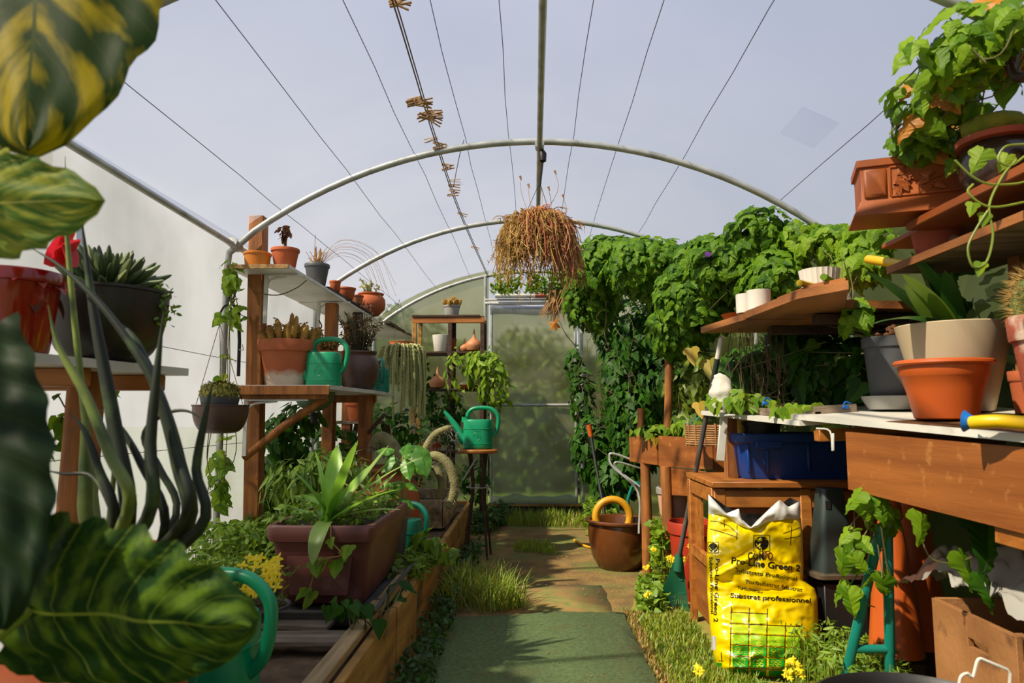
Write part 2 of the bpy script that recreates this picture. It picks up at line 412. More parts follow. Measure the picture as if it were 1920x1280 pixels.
pm('steel', 'b8bab6', '9a9c98', 12, .42, .05, metal=.35, dirt=('6b665a', 9, .6, .8))
pm('white_steel', 'd4d3cc', 'bdbcb4', 8, .4)
pm('wire', '4a4a48', rough=.5, metal=.5)
pm('iron', '1a1614', rough=.5, metal=.3)
pm('peg', 'a9865c', '8c6a44', 9, .8)
pm('rope', '6e5a48', '54443a', 40, .9)
pm('soil', '3a2a1c', '201610', 30, .95, .8, 60)
pm('soil_dry', '6a5238', '43301e', 14, .95, .8, 50)
pm('handle_orange', 'd2601c', 'c05014', 4, .4)
pm('hose_yellow', 'dba022', 'cf8f18', 6, .4)
pm('bag_yellow', 'e4c800', 'dabc00', 3, .22, .05, 10, coat=.3)
pm('bag_white', 'd9d8d4', 'c4c4c2', 3, .35, coat=.2)
pm('bag_black', '201d1c', '151312', 3, .35)
pm('ink', '1c1608', rough=.35)
pm('ink_brown', '6a2c10', rough=.35)
pm('ink_green1', 'b8cc20', rough=.3); pm('ink_green2', '7cbc1c', rough=.3); pm('ink_green3', '2fa02a', rough=.3); pm('ink_green4', '0f8a24', rough=.3)
pm('ink_yellow', 'd8d020', rough=.3)
pm('sack', 'd6d2c4', 'b4b0a4', 6, .7, .4, 20)
pm('sheet', 'b6b4ae', '9a9890', 3, .3, coat=.2, transl=.2)
pm('boxwood', 'a87444', '8a5a30', 5, .85, .2, 60, dirt=('6d4626', 12, .6, .72))
pm('wicker', 'a87c4c', '7c5630', 30, .8)
pm('gourd', 'c98a5e', 'a8683e', 4, .6)
pm('face_grey', '4a4a44', '3a3a36', 4, .4)
pm('glass_bowl', '8ea890', '7a947c', 4, .15, transl=.45)
# foliage
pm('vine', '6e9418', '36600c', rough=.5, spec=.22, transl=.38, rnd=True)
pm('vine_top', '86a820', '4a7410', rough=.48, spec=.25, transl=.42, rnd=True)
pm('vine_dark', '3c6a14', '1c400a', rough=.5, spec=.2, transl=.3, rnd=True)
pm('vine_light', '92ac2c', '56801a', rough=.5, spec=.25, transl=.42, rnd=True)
pm('yellow_leaf', 'c8a428', '94902a', rough=.5, transl=.4, rnd=True)
pm('amber_leaf', 'd08a1c', 'a86a18', rough=.5, transl=.4, rnd=True)
pm('dry_leaf', '7a4c2a', '4a2c18', rough=.8, transl=.15, rnd=True)
pm('vinestem', '6a6a34', '4a3c22', 9, .7)
pm('vinestem_green', '8a9a34', '6c7c28', 9, .5)
pm('weed', '8aa830', '4e7418', rough=.5, transl=.35, rnd=True)
pm('weed_dark', '3f6a1e', '22420f', rough=.5, transl=.3, rnd=True)
pm('grass', 'a8b438', '5c8420', rough=.5, transl=.35, rnd=True)
pm('grass_dry', 'b09a50', '80803a', rough=.6, transl=.3, rnd=True)
pm('agave', '6f9c30', '4a7c22', 5, .4, transl=.3)
pm('agave_fresh', '86b43c', '5e9028', 5, .35, transl=.35)
pm('agave_pale', '9ab060', '7a9a48', 5, .4, transl=.3)
pm('agave_dark', '4a5a34', '38482a', 8, .5)
pm('agave_edge', '8f9a6a', '6f7c50', 8, .5)
pm('clivia', '3c6a24', '24481a', 3, .35, transl=.3)
pm('clivia_pale', '7a9a34', '5c8228', 3, .35, transl=.35)
pm('spear', '1e2c16', '10180c', 6, .55, .05, 20, dirt=('3f5428', 14, .55, .7))
pm('spear_pale', '7c8a34', '55682a', 8, .45, dirt=('3f5426', 14, .5, .65))
pm('cactus_gold', 'b48c34', '8a6424', 9, .7, rnd=True)
pm('cactus_brown', 'b48a3c', '7c5824', 14, .8, .3, 60)
pm('cactus_green', '6c7430', '4c5424', 9, .7)
pm('spine', 'c8a860', '9c7434', rough=.6, rnd=True)
pm('tail', '8a8458', '6c6a44', 20, .9, .5, 120)
pm('hair', 'b4a888', '8c7c5c', rough=.7, rnd=True)
pm('donkey', 'c8c488', '98a060', rough=.6, transl=.15, rnd=True)
pm('straw', 'c49c64', 'a0703c', rough=.7, transl=.2, rnd=True)
pm('rhips', 'd0ac60', '9c7838', rough=.7, transl=.25, rnd=True)
pm('rhips_pink', 'cc8060', 'b06848', rough=.7, transl=.25, rnd=True)
pm('sedum', '8a7c2c', '5c6420', rough=.7, rnd=True)
pm('heather', '5a4a34', '3c3424', rough=.8, rnd=True)
pm('brome_red', 'd22c22', 'c23a30', 4, .35, transl=.35)
pm('brome_pink', 'b0584a', '9c4838', 4, .5, transl=.3)
pm('flower_yellow', 'fff028', 'f6dc10', rough=.5, transl=.3, rnd=True)
pm('flower_purple', '7a3a9c', '5c2c80', rough=.5, transl=.3)
pm('moss', '8a8420', '6a7418', 20, .9, .8, 90)
pm('twig', '7a6248', '4e3c2a', 9, .8)
pm('silver', 'a8a8a0', '84847c', rough=.8, rnd=True)
pm('pepper', '5e9428', '3c701c', rough=.4, transl=.35, rnd=True)
pm('tree', '56781f', '304e14', rough=.6, transl=.3, rnd=True)
pm('tree_dark', '30481a', '1a2c0e', rough=.6, transl=.25, rnd=True)
pm('bark', '4a3a28', '2e2418', 9, .9)
# ground
pm('dirt', '90733f', '6c5430', 7, .95, .9, 70, dirt=('6c7434', 2.6, .48, .66))
pm('turf', '80985a', '64804a', 60, .95, .7, 300, dirt=('7c7440', 3.0, .56, .74))
pm('turf_old', '867640', '66703a', 12, .95, .3, 120, dirt=('8a6c3e', 7, .42, .62))
pm('grey_ground', '6a6a68', '525250', 8, .95)
pm('lawn', '7c8830', '9a7c40', 7, .95, .8, 80)
pm('field', '5c7830', '48662a', 1.2, .95)

# large alocasia leaves: stripes follow uv
def bigleaf_mat(name, dark, light, veins=9, amt=1.0, transl=.45, blot=3.0, veincol='b0b050'):
    m = bpy.data.materials.new(name); m.use_nodes = True; t = m.node_tree; N = t.nodes; L = t.links
    b = N['Principled BSDF']; out = N['Material Output']; b.inputs['Roughness'].default_value = .58; b.inputs['Specular IOR Level'].default_value = .22
    uv = N.new('ShaderNodeUVMap'); uv.uv_map = 'uv'; sp = N.new('ShaderNodeSeparateXYZ'); L.new(uv.outputs[0], sp.inputs[0])
    a = N.new('ShaderNodeMath'); a.operation = 'SUBTRACT'; L.new(sp.outputs['Y'], a.inputs[0]); a.inputs[1].default_value = .5
    ab = N.new('ShaderNodeMath'); ab.operation = 'ABSOLUTE'; L.new(a.outputs[0], ab.inputs[0])
    ma = N.new('ShaderNodeMath'); ma.operation = 'MULTIPLY_ADD'; L.new(ab.outputs[0], ma.inputs[0]); ma.inputs[1].default_value = -.55; L.new(sp.outputs['X'], ma.inputs[2])
    mu = N.new('ShaderNodeMath'); mu.operation = 'MULTIPLY'; L.new(ma.outputs[0], mu.inputs[0]); mu.inputs[1].default_value = veins*2*PI
    sn = N.new('ShaderNodeMath'); sn.operation = 'COSINE'; L.new(mu.outputs[0], sn.inputs[0])
    cb_ = N.new('ShaderNodeCombineXYZ'); sc1 = N.new('ShaderNodeMath'); sc1.operation = 'MULTIPLY'; L.new(ma.outputs[0], sc1.inputs[0]); sc1.inputs[1].default_value = 3.2; L.new(sc1.outputs[0], cb_.inputs[0]); L.new(sp.outputs['Y'], cb_.inputs[1]); nz = N.new('ShaderNodeTexNoise'); nz.inputs['Scale'].default_value = blot; nz.inputs['Detail'].default_value = 4
    L.new(cb_.outputs[0], nz.inputs[0])
    ad = N.new('ShaderNodeMath'); ad.operation = 'MULTIPLY_ADD'; L.new(nz.outputs[0], ad.inputs[0]); ad.inputs[1].default_value = 7.0; s5 = N.new('ShaderNodeMath'); s5.operation = 'MULTIPLY'; L.new(sn.outputs[0], s5.inputs[0]); s5.inputs[1].default_value = -.35; L.new(s5.outputs[0], ad.inputs[2])
    mr = N.new('ShaderNodeMapRange'); mr.inputs[1].default_value = 3.1; mr.inputs[2].default_value = 4.6; mr.inputs[4].default_value = amt; L.new(ad.outputs[0], mr.inputs[0])
    mx = N.new('ShaderNodeMix'); mx.data_type = 'RGBA'; mx.inputs[6].default_value = lin(dark); mx.inputs[7].default_value = lin(light); L.new(mr.outputs[0], mx.inputs[0])
    # midrib and side veins
    v1 = N.new('ShaderNodeMapRange'); v1.inputs[1].default_value = .012; v1.inputs[2].default_value = .004; L.new(ab.outputs[0], v1.inputs[0])
    v2 = N.new('ShaderNodeMapRange'); v2.inputs[1].default_value = .985; v2.inputs[2].default_value = 1.0; v2.inputs[4].default_value = .55; L.new(sn.outputs[0], v2.inputs[0])
    mm = N.new('ShaderNodeMath'); mm.operation = 'MAXIMUM'; L.new(v1.outputs[0], mm.inputs[0]); L.new(v2.outputs[0], mm.inputs[1])
    m3 = N.new('ShaderNodeMix'); m3.data_type = 'RGBA'; L.new(mm.outputs[0], m3.inputs[0]); L.new(mx.outputs[2], m3.inputs[6]); m3.inputs[7].default_value = lin(veincol)
    L.new(m3.outputs[2], b.inputs['Base Color'])
    tr = N.new('ShaderNodeBsdfTranslucent'); L.new(m3.outputs[2], tr.inputs[0]); ms = N.new('ShaderNodeMixShader'); ms.inputs[0].default_value = transl
    L.new(b.outputs[0], ms.inputs[1]); L.new(tr.outputs[0], ms.inputs[2]); L.new(ms.outputs[0], out.inputs[0]); MATS[name] = m
bigleaf_mat('ear_a', '233c08', 'a89408', 7, 1.0, .5, 4.0, '3c4c10')
bigleaf_mat('ear_b', '52702a', 'a8a83c', 8, .8, .5, 6.0, 'c4c060')
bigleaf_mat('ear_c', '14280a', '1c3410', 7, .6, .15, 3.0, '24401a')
bigleaf_mat('ear_d', '1c3c10', '5c7818', 7, .9, .3, 5.0, '8a9a34')

film('film_roof', 'f2f5fc', 'e8ecf6', 'd2d8e4', .17, gloss=.03, scale=1.2)
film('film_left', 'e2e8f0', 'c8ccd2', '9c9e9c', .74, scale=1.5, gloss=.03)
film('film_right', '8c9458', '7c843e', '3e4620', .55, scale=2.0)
film('film_back', 'dcdcac', 'd8d0a8', '8c8a48', .50, rough=.3, frost=.8, scale=2.2)
film('film_pane', 'eef2fa', 'd8dce4', 'c8ccd0', .2)

# ------------------------------------------------------------------ setting: tunnel shell
XW, ZS, ZA, YB, YF = 1.53, 1.83, 2.345, 6.62, -1.6
def arc_profile(half, zs, za, n=28):
    rise = za-zs; Rr = (half*half+rise*rise)/(2*rise); zc = za-Rr; a0 = math.asin(half/Rr)
    return [(Rr*math.sin(-a0+2*a0*i/n), zc+Rr*math.cos(-a0+2*a0*i/n)) for i in range(n+1)]
prof = arc_profile(XW, ZS, ZA)
def zroof(x):
    rise = ZA-ZS; Rr = (XW*XW+rise*rise)/(2*rise); return ZA-Rr+math.sqrt(max(0, Rr*Rr-x*x))
m = M()
ys = [YF+(YB-YF)*i/60 for i in range(61)]
vs = [(x, y, z+.028+.004*noise.noise(V((x*3, y*2, 0)))) for y in ys for (x, z) in prof]; k = len(prof)
m.add(vs, [(i*k+j, i*k+j+1, (i+1)*k+j+1, (i+1)*k+j) for i in range(60) for j in range(k-1)])
struct('ceiling', m, 'film_roof', smooth='all')
def wall(name, x, mat):
    m = M(); n = 14; nz = 8
    vs = [(x*(1+.008*noise.noise(V((y*2, z*2, x))))+(.0 if 1 else 0), y, z) for y in [YF+(YB-YF)*i/n for i in range(n+1)] for z in [(ZS+.028)*j/nz for j in range(nz+1)]]
    m.add(vs, [(i*(nz+1)+j, (i+1)*(nz+1)+j, (i+1)*(nz+1)+j+1, i*(nz+1)+j+1) for i in range(n) for j in range(nz)])
    return struct(name, m, mat, smooth='all')
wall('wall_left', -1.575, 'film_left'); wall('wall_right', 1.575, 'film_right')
# end wall: film left of the door, film right of it, over the door an open gap
DX0, DX1, DZ = -.43, .43, 2.02
def gable(x0, x1, z0=0.0, z0fn=None, crinkle=.012, n=10):
    m = M()
    def fn(u, v):
        x = x0+(x1-x0)*u; zt = zroof(max(-XW, min(XW, x)))+.02; zb = z0; z = zb+(zt-zb)*v
        return V((x, YB+crinkle*noise.noise(V((x*5, z*5, 3))), z))
    return m.grid(fn, n, 14)
struct('wall_back', gable(-1.57, DX0), 'film_back', smooth='all')
struct('wall_back', gable(DX1, 1.57), 'film_back', smooth='all')
struct('wall_front', gable(-1.57, 1.57).add([], []), 'film_roof', smooth='all').location.y = YF-YB
# floor
m = M(); m.add([(-1.6, YF, 0), (1.6, YF, 0), (1.6, YB+.05, 0), (-1.6, YB+.05, 0)], [(0, 1, 2, 3)]); struct('floor', m, 'dirt')
m = M(); m.add([(-30, -20, -.02), (30, -20, -.02), (30, 50, -.02), (-30, 50, -.02)], [(0, 1, 2, 3)]); single('field', m, 'field', 'green field outside around the tunnel', 'field', (0, 0, 0), kind='structure')
m = M(); m.add([(-30, -20, -.012), (-1.62, -20, -.012), (-1.62, 7.2, -.012), (-30, 7.2, -.012)], [(0, 1, 2, 3)]); single('added_grey_ground', m, 'grey_ground', 'added grey ground outside, dimming the left film wall', 'ground', (-2, 0, 0), kind='structure')  # ground invented here to cut the light coming through the left film
# door
dr = bpy.data.objects.new('door_1', None); COL.objects.link(dr); dr['kind'] = 'structure'
def tubes(paths, r, n=10):
    m = M()
    for p in paths: m.tube(p, r, n)
    return m
yd = YB-.03
for nm, p in (('door_stile', [(DX0+.03, yd, .08), (DX0+.03, yd, 1.96)]), ('door_stile', [(DX1-.03, yd, .08), (DX1-.03, yd, 1.96)]), ('door_rail', [(DX0+.03, yd, 1.95), (DX1-.03, yd, 1.95)]),
              ('door_rail', [(DX0+.03, yd, 1.03), (DX1-.03, yd, 1.03)]), ('door_rail', [(DX0+.03, yd, .11), (DX1-.03, yd, .11)])):
    o = build(nm, M().tube(p, .014, 10), 'steel', parent=dr)
m = M().grid(lambda u, v: V((DX0+.03+(DX1-DX0-.06)*u, YB+.012*noise.noise(V((u*6, v*14, 1)))+.006*math.sin(v*40)*(1-min(1, v*6)), .1+1.86*v)), 12, 40)
build('door_panel', m, 'film_back', smooth='all', parent=dr)
m = M().grid(lambda u, v: V((DX0+.03+(DX1-DX0-.06)*u, yd-.02-.03*math.sin(PI*v)+.012*noise.noise(V((u*14, v*3, 9))), .1+(.09+.03*noise.noise(V((u*5, 0, 4))))*v)), 30, 6)
build('folded_film', m, 'film_left', smooth='all', parent=dr)
m = M().grid(lambda u, v: V((DX0+.02+(DX1-DX0-.04)*u, yd-.02-.012*math.sin(PI*v), 1.89+.09*v+.008*math.sin(u*9))), 24, 5)
build('folded_film', m, 'film_left', smooth='all', parent=dr)
build('door_sill', M().box((0, yd-.02, .105), (.9, .035, .022)), 'wood_bed', parent=dr)
build('dark_gap_strip', M().box((0, yd+.005, .047), (.9, .012, .092), bev=0), 'rubber_black', parent=dr)  # black strip added for the dark gap below the sill
# ------------------------------------------------------------------ tube frame, wires
fr = thing('tunnel_frame', 'galvanised tube frame of the tunnel with hoops, ridge tube, eaves tubes and thin wires', 'frame', (0, 2, 0))
Y1, Y2, Y0 = 3.38, 4.80, 1.78
for y in (Y0-1.5, Y0, Y1, Y2, YB-.02):
    pr = arc_profile(1.49, ZS-.03, ZA-.03, 30)
    pts = [(-1.535, y, 0), (-1.535, y, 1.0), (-1.535, y, 1.68), (-1.527, y, 1.755)]+[(x, y, z) for x, z in pr[1:-1]]+[(1.527, y, 1.755), (1.535, y, 1.68), (1.535, y, 1), (1.535, y, 0)]
    part('hoop', M().tube(pts, .0165, 10), 'steel', fr)
part('ridge_tube', M().tube([(.035, YF+.1, ZA-.055), (.035, Y1, ZA-.06), (.035, Y2+.02, ZA-.06)], .0145, 10), 'steel', fr)
for sx_ in (-1, 1):
    part('eaves_tube', M().tube([(sx_*1.505, YF+.1, 1.845), (sx_*1.505, Y0, 1.83), (sx_*1.50, Y1, 1.79), (sx_*1.50, YB-.03, 1.78)], .0145, 10), 'steel', fr)
    part('clamp', M().tube([(sx_*1.50, Y1-.04, 1.8), (sx_*1.50, Y1+.04, 1.79)], .026, 10), 'steel', fr)
part('clamp', M().tube([(.035, Y1-.03, ZA-.05), (.035, Y1+.03, ZA-.05)], .024, 10), 'steel', fr)
for px in (505, 640, 768, 870, 955, 1078, 1166, 1290, 1478):
    x = (px-1000)*Y1/1300; z = zroof(x)-.004
    pts = [V((x, YF+(YB-YF)*i/20, z)) + V((R.uniform(-.006, .006), 0, R.uniform(-.003, .003))) for i in range(21)]
    part('wire', M().tube(pts, .0016, 5), 'wire', fr)
part('wire', M().tube([(-1.55, 1.2, 1.24), (-1.55, 3.3, 1.225), (-1.55, 6.5, 1.22)], .0015, 5), 'wire', fr)
part('wire', M().tube([(-1.55, 1.2, .80), (-1.55, 6.5, .79)], .0015, 5), 'wire', fr)
for x0 in (DX0-.03, DX1+.03):
    part('door_post', M().tube([(x0, yd, 0), (x0, yd, zroof(x0)-.03)], .016, 10), 'steel', fr)
part('door_lintel', M().tube([(DX0-.03, yd-.02, DZ-.02), (DX1+.03, yd-.02, DZ-.02)], .016, 10), 'white_steel', fr)
part('door_lintel', M().tube([(DX0-.03, yd-.02, DZ+.015), (DX1+.03, yd-.02, DZ+.015)], .011, 10), 'white_board', fr)
m = M().tube([(.03, Y1, ZA-.03), (.05, Y1+.02, ZA-.12), (.035, Y1+.03, ZA-.25)], .007, 6); m.lathe([(0, -.03), (.018, -.02), (.02, .02), (0, .05)], (.05, Y1-.02, ZA-.12), 10)
part('rope_wrap', m, 'iron', fr)
part('hanger_wire', M().tube(cat([A(870, 262, 3.37), A(862, 290, 3.42), A(850, 350, 3.8)], 4), .002, 5), 'wire', fr)
part('brace', M().tube([(-1.5, Y2, 1.3), (-1.5, Y2, 0.3)], .016, 10), 'steel', fr)
# mend patches in the film
m = M().grid(lambda u, v: V((1.05+.14*u, 2.62+.26*v, zroof(1.05+.14*u)+.02)), 4, 4)
single('repair_patch', m, 'film_pane', 'clear square tape patch on the roof film at the upper right', 'patch', (1.1, 2.7, zroof(1.1)))

# clothes line and pegs
cl = [A(690, -120, 1.75), A(735, 0, 2.05), A(775, 130, 2.6), A(815, 262, 3.33), A(862, 400, 4.6), A(915, 520, 6.45)]
rt = thing('clothes_line', 'thin doubled brown cord running along the roof and holding wooden pegs', 'clothes line', cl[0])
c2 = cat(cl, 6); c3 = [p+V((.009, 0, .003)) for p in c2]
part('cord', M().tube(c2, .0032, 6), 'rope', rt); part('cord', M().tube(c3, .0028, 6), 'rope', rt)
PEGL = [(736, 6, 2.08, 2, 'held near the top edge'), (785, 190, 2.88, 7, 'in the upper thick cluster'), (806, 218, 3.0, 9, 'in the lower thick cluster'), (817, 268, 3.36, 3, 'right by the first hoop'), (832, 313, 3.7, 2, 'below the first hoop'),
        (845, 352, 4.05, 4, 'in the lowest small cluster'), (861, 400, 4.6, 1, 'alone above the second hoop'), (885, 463, 5.4, 1, 'lowest on the cord')]
for px, py, d, n, wh in PEGL:
    for i in range(n):
        c = A(px+R.uniform(-3, 3), py+(R.uniform(-9, 9) if n > 4 else (i-(n-1)/2)*(9 if py > 20 else 5)), d); a = R.uniform(-.5, .7)+(PI if R.random() < .4 else 0)
        if n <= 2: a = .35 if i == 0 else -.4
        dx = V((math.cos(a), R.uniform(-.4, .4), -math.sin(a)*.8-.1)).normalized()
        L_ = .072; up = dx.cross(V((0, 1, 0))).normalized()
        m = M()
        for sgn in (1, -1):
            p = c - dx*.015+up*sgn*.0035; q = c+dx*(L_-.015)+up*sgn*.0085
            m.bar(p, q, .009, .0048, up=up, bev=.001)
        m.tube([c+dx*.018-V((0, .006, 0)), c+dx*.018+V((0, .006, 0))], .0042, 6)
        single('clothes_peg', m, 'peg', 'wooden clothes peg on the roof cord, '+({1: [''], 2: ['upper of two ', 'lower of two '], 3: ['uppermost of three ', 'middle of three ', 'lowest of three '], 4: ['uppermost of four ', 'second of four ', 'third of four ', 'bottom one of four ']}.get(n, ['']*n)[i])+wh, 'clothes peg', c, group='wooden clothes pegs '+wh)
pm('blue_bright', '1c6cc0', '165aa8', 4, .35)
pm('red_matte', 'b0341c', '982a14', 4, .5, dirt=('7a4030', 8, .6, .75))
pm('rake_green', '1c6a4c', '14503a', 6, .45)
pm('vine_yellowing', '8a9a2c', '3c6218', rough=.5, transl=.4, rnd=True)
pm('litter', 'b08a54', '5a3a1e', rough=.9, rnd=True)
# ------------------------------------------------------------------ trees and hedge outside
def tree(label, x, y, h, rad, mat, n, sz=.16, low=.25):
    root = thing('tree', label, 'tree', (x, y, 0))
    part('trunk', M().tube([(x, y, 0), (x+.05, y, h*.4), (x, y+.05, h*.8)], [.09, .07, .03], 8), 'bark', root)
    mats = []
    for _ in range(n):
        u = V((R.gauss(0, 1), R.gauss(0, 1), R.gauss(0, 1))).normalized()*R.uniform(.4, 1)
        p = V((x+u.x*rad, y+u.y*rad, h*(low+1)/2+u.z*h*(1-low)/2)) if low > 0 or R.random() < .4 else V((x+R.uniform(-1, 1)*rad, y+u.y*rad*.8, R.uniform(0, h*.8))); mats.append(frame(rv(1)+V((0, -.3, .6)), rv(1)+V((0, 0, -.5)), p, sz*R.uniform(.6, 1.3)))
    part('leaves', joined('ivy', mats), mat, root, kind='stuff', smooth='all'); return root
tree('bushy green tree outside behind the left part of the end film', -1.75, 8.7, 2.35, .95, 'tree', 7500, .10, .0)
tree('bushy green tree outside straight behind the film door', .05, 8.9, 2.15, .92, 'tree', 7500, .10, .0)
tree('darker green tree outside behind the right part of the end film', 1.85, 8.7, 2.4, .95, 'tree_dark', 6000, .10, .0)
for i, (y, wh) in enumerate(((2.0, 'beside the near right shelves'), (3.7, 'beside the middle right shelf'), (5.4, 'beside the vine at the back right'))):
    tree('dark green bush outside the right film wall, '+wh, 2.6, y, 1.75, .82, 'tree_dark', 1300, low=.0)

# ------------------------------------------------------------------ ground covers
def cover(name, label, catg, plan, z, mat, n=10, frng=.012):
    m = M(); pts = []
    for i in range(len(plan)):
        a = V(plan[i]); b = V(plan[(i+1) % len(plan)]); kk = max(2, int((b-a).length/.05))
        for j in range(kk):
            p = a+(b-a)*j/kk; pts.append((p.x+R.uniform(-frng, frng), p.y+R.uniform(-frng, frng)))
    m.prism(pts, .001, z); return single(name, m, mat, label, catg, (plan[0][0], plan[0][1], 0), smooth='no')
cover('artificial_turf', 'green artificial turf runner on the path in the foreground', 'carpet', [(-.48, -1.2), (.43, -1.2), (.44, 2.4), (.43, 3.42), (.05, 3.42), (-.1, 3.36), (-.46, 3.3)], .012, 'turf')
cover('artificial_turf', 'older soil-covered turf mat on the path, beyond the green runner', 'carpet', [(-.03, 3.46), (.38, 3.45), (.38, 3.98), (-.05, 4.0)], .0025, 'turf_old', frng=.006)
cover('lawn_strip', 'strip of rough grassy ground right of the green runner', 'grass', [(.46, -1.2), (1.5, -1.2), (1.5, 4.6), (.7, 4.6), (.55, 3.9), (.45, 3.3)], .006, 'lawn')
def blades(root, fn, n, h, mat, pname='blades', lean=.4, wd=.0035):
    m = M(); vs = []; fs = []
    for i in range(n):
        p = fn(); hh = h*R.uniform(.4, 1.2); a = R.uniform(0, 2*PI); l = V((math.cos(a), math.sin(a), 0))*hh*R.uniform(.1, lean)*1.6; s = V((-math.sin(a), math.cos(a), 0))*wd
        o = len(vs); vs += [p-s, p+s, p+l*.35+V((0, 0, hh*.6))+s*.8, p+l*.35+V((0, 0, hh*.6))-s*.8, p+l+V((0, 0, hh*.95))]
        fs += [(o, o+1, o+2, o+3), (o+3, o+2, o+4)]
    m.add(vs, fs); return part(pname, m, mat, root, kind='stuff', smooth='all')
def grass_patch(name, label, plan, n, h, mat, mat2=None, **k):
    xs = [p[0] for p in plan]; ys = [p[1] for p in plan]
    root = thing(name, label, 'grass', (sum(xs)/len(xs), sum(ys)/len(ys), 0))
    x0, x1, y0, y1 = min(xs), max(xs), min(ys), max(ys)
    def fn():
        while 1:
            x, y = R.uniform(x0, x1), R.uniform(y0, y1)
            ok = False; j = len(plan)-1
            for i in range(len(plan)):
                if (plan[i][1] > y) != (plan[j][1] > y) and x < (plan[j][0]-plan[i][0])*(y-plan[i][1])/(plan[j][1]-plan[i][1])+plan[i][0]: ok = not ok
                j = i
            if ok and noise.noise(V((x*5, y*5, 2))) > R.uniform(-.9, .25): return V((x, y, .005))
    blades(root, fn, n, h, mat, **k)
    if mat2: blades(root, fn, n//2, h*.8, mat2, 'dry_blades', **k)
    return root
grass_patch('grass', 'sunlit rough grass between the green runner and the yellow sack', [(.47, 1.6), (.95, 1.6), (.72, 2.85), (.70, 3.4), (.47, 3.3)], 9000, .045, 'grass', 'grass_dry')
grass_patch('grass_tuft', 'tall bright grass tuft on the left side of the path', [(-.46, 3.45), (-.24, 3.4), (-.04, 3.5), (-.16, 3.9), (-.42, 4.0)], 800, .15, 'grass', 'grass_dry', lean=.8, wd=.003)
grass_patch('grass_tuft', 'thin grass growing along the sill of the film door', [(-.42, 6.0), (.5, 5.9), (.5, 6.55), (-.42, 6.55)], 1300, .10, 'grass', 'grass_dry')
grass_patch('grass_tuft', 'low clover and grass patch in the middle of the dirt path', [(-.15, 4.9), (.15, 4.8), (.12, 5.2), (-.12, 5.3)], 500, .04, 'grass')
grass_patch('dry_grass', 'dry straw fringe along the right edge of the green runner', [(.43, 1.8), (.50, 1.8), (.52, 3.4), (.43, 3.45)], 1600, .03, 'grass_dry', 'straw')

def weeds(name, label, pts, n, size, mat, hgt=.08, kind='oval', nparts=0, catg='plant', z0=.0, rad=.1, flowers=0):
    c = V(pts[0]); root = thing(name, label, catg, (c.x, c.y, z0))
    mats = []; m = M()
    for _ in range(n):
        i = R.randrange(len(pts)-1) if len(pts) > 1 else 0; a = V(pts[i]); b = V(pts[min(i+1, len(pts)-1)]); t = R.random()
        p = a+(b-a)*t; rr = rad*math.sqrt(R.random()); an = R.uniform(0, 2*PI); x, y = p.x+rr*math.cos(an), p.y+rr*math.sin(an); z = z0+hgt*R.random()**.8
        mats.append((frame(V((0, -.2, 1))+rv(.9), rv(1), V((x, y, z)), size*R.uniform(.6, 1.3)), y))
        if R.random() < .25: m.tube([(x+R.uniform(-.02, .02), y+R.uniform(-.02, .02), z0), (x, y, z)], .0012, 4)
    foliage(root, mats, kind, mat, nparts)
    if m.v: part('stem', m, 'vinestem_green', root, kind='stuff')
    return root
# ------------------------------------------------------------------ raised bed on the left
BX, BZ = -.50, .28
bed = thing('raised_bed', 'long timber raised bed filled with soil along the left side', 'raised bed', (-1.0, 3, 0))
ysb = [-.2, .7, 1.62, 2.52, 2.92, 3.75, 4.45, 5.42]
for i in range(len(ysb)-1):
    y0, y1 = ysb[i]+.006, ysb[i+1]-.006; off = (.0, .012, .0, .006, -.01, .004, .0)[i]
    part('side_plank', M().box((BX+off, (y0+y1)/2, BZ/2-.005), (.03, y1-y0, BZ-.01), bev=.004), 'wood_bed', bed)
    if i < 5: part('top_plank', M().box((BX-.045+off, (y0+y1)/2, BZ+.004), (.042 if i % 2 else .05, y1-y0-.01, .026), bev=.003), 'wood_cap', bed)
for i, y in enumerate((1.62, 2.52, 3.75, 4.45)):
    part('stake', M().box((BX-.04, y, .13), (.05, .05, .24)), 'dark_wood', bed)
part('end_plank', M().box((-1.03, 5.43, BZ/2), (1.06, .03, BZ)), 'wood_bed', bed)
m = M(); nx, ny = 26, 70
vs = [(-1.56+(BX+.0+1.53)*i/nx, -.2+5.6*j/ny, BZ-.035+.03*noise.noise(V((i*.35, j*.35, 0)))) for i in range(nx+1) for j in range(ny+1)]
m.add(vs, [(i*(ny+1)+j, (i+1)*(ny+1)+j, (i+1)*(ny+1)+j+1, i*(ny+1)+j+1) for i in range(nx) for j in range(ny)])
part('soil', m, 'soil_dry', bed, smooth='all')
single('loose_board', M().box((-.75, 2.12, .285), (.42, .11, .014), Matrix.Rotation(.05, 3, 'Z'), .002), 'wood_grey', 'grey weathered loose board on the bed soil, nearer of two', 'board', (-.75, 2.12, .28))
single('loose_board', M().box((-.82, 2.27, .285), (.36, .09, .014), Matrix.Rotation(-.06, 3, 'Z'), .002), 'wood_grey', 'grey weathered loose board on the bed soil, right in front of the planter tray', 'board', (-.82, 2.27, .28))
single('loose_board', M().box((-1.22, 3.0, .30), (.36, .2, .02), Matrix.Rotation(.2, 3, 'Z'), .002), 'wood_grey', 'pale grey board lying in the weeds behind the yellow flowers', 'board', (-1.22, 3.0, .29))

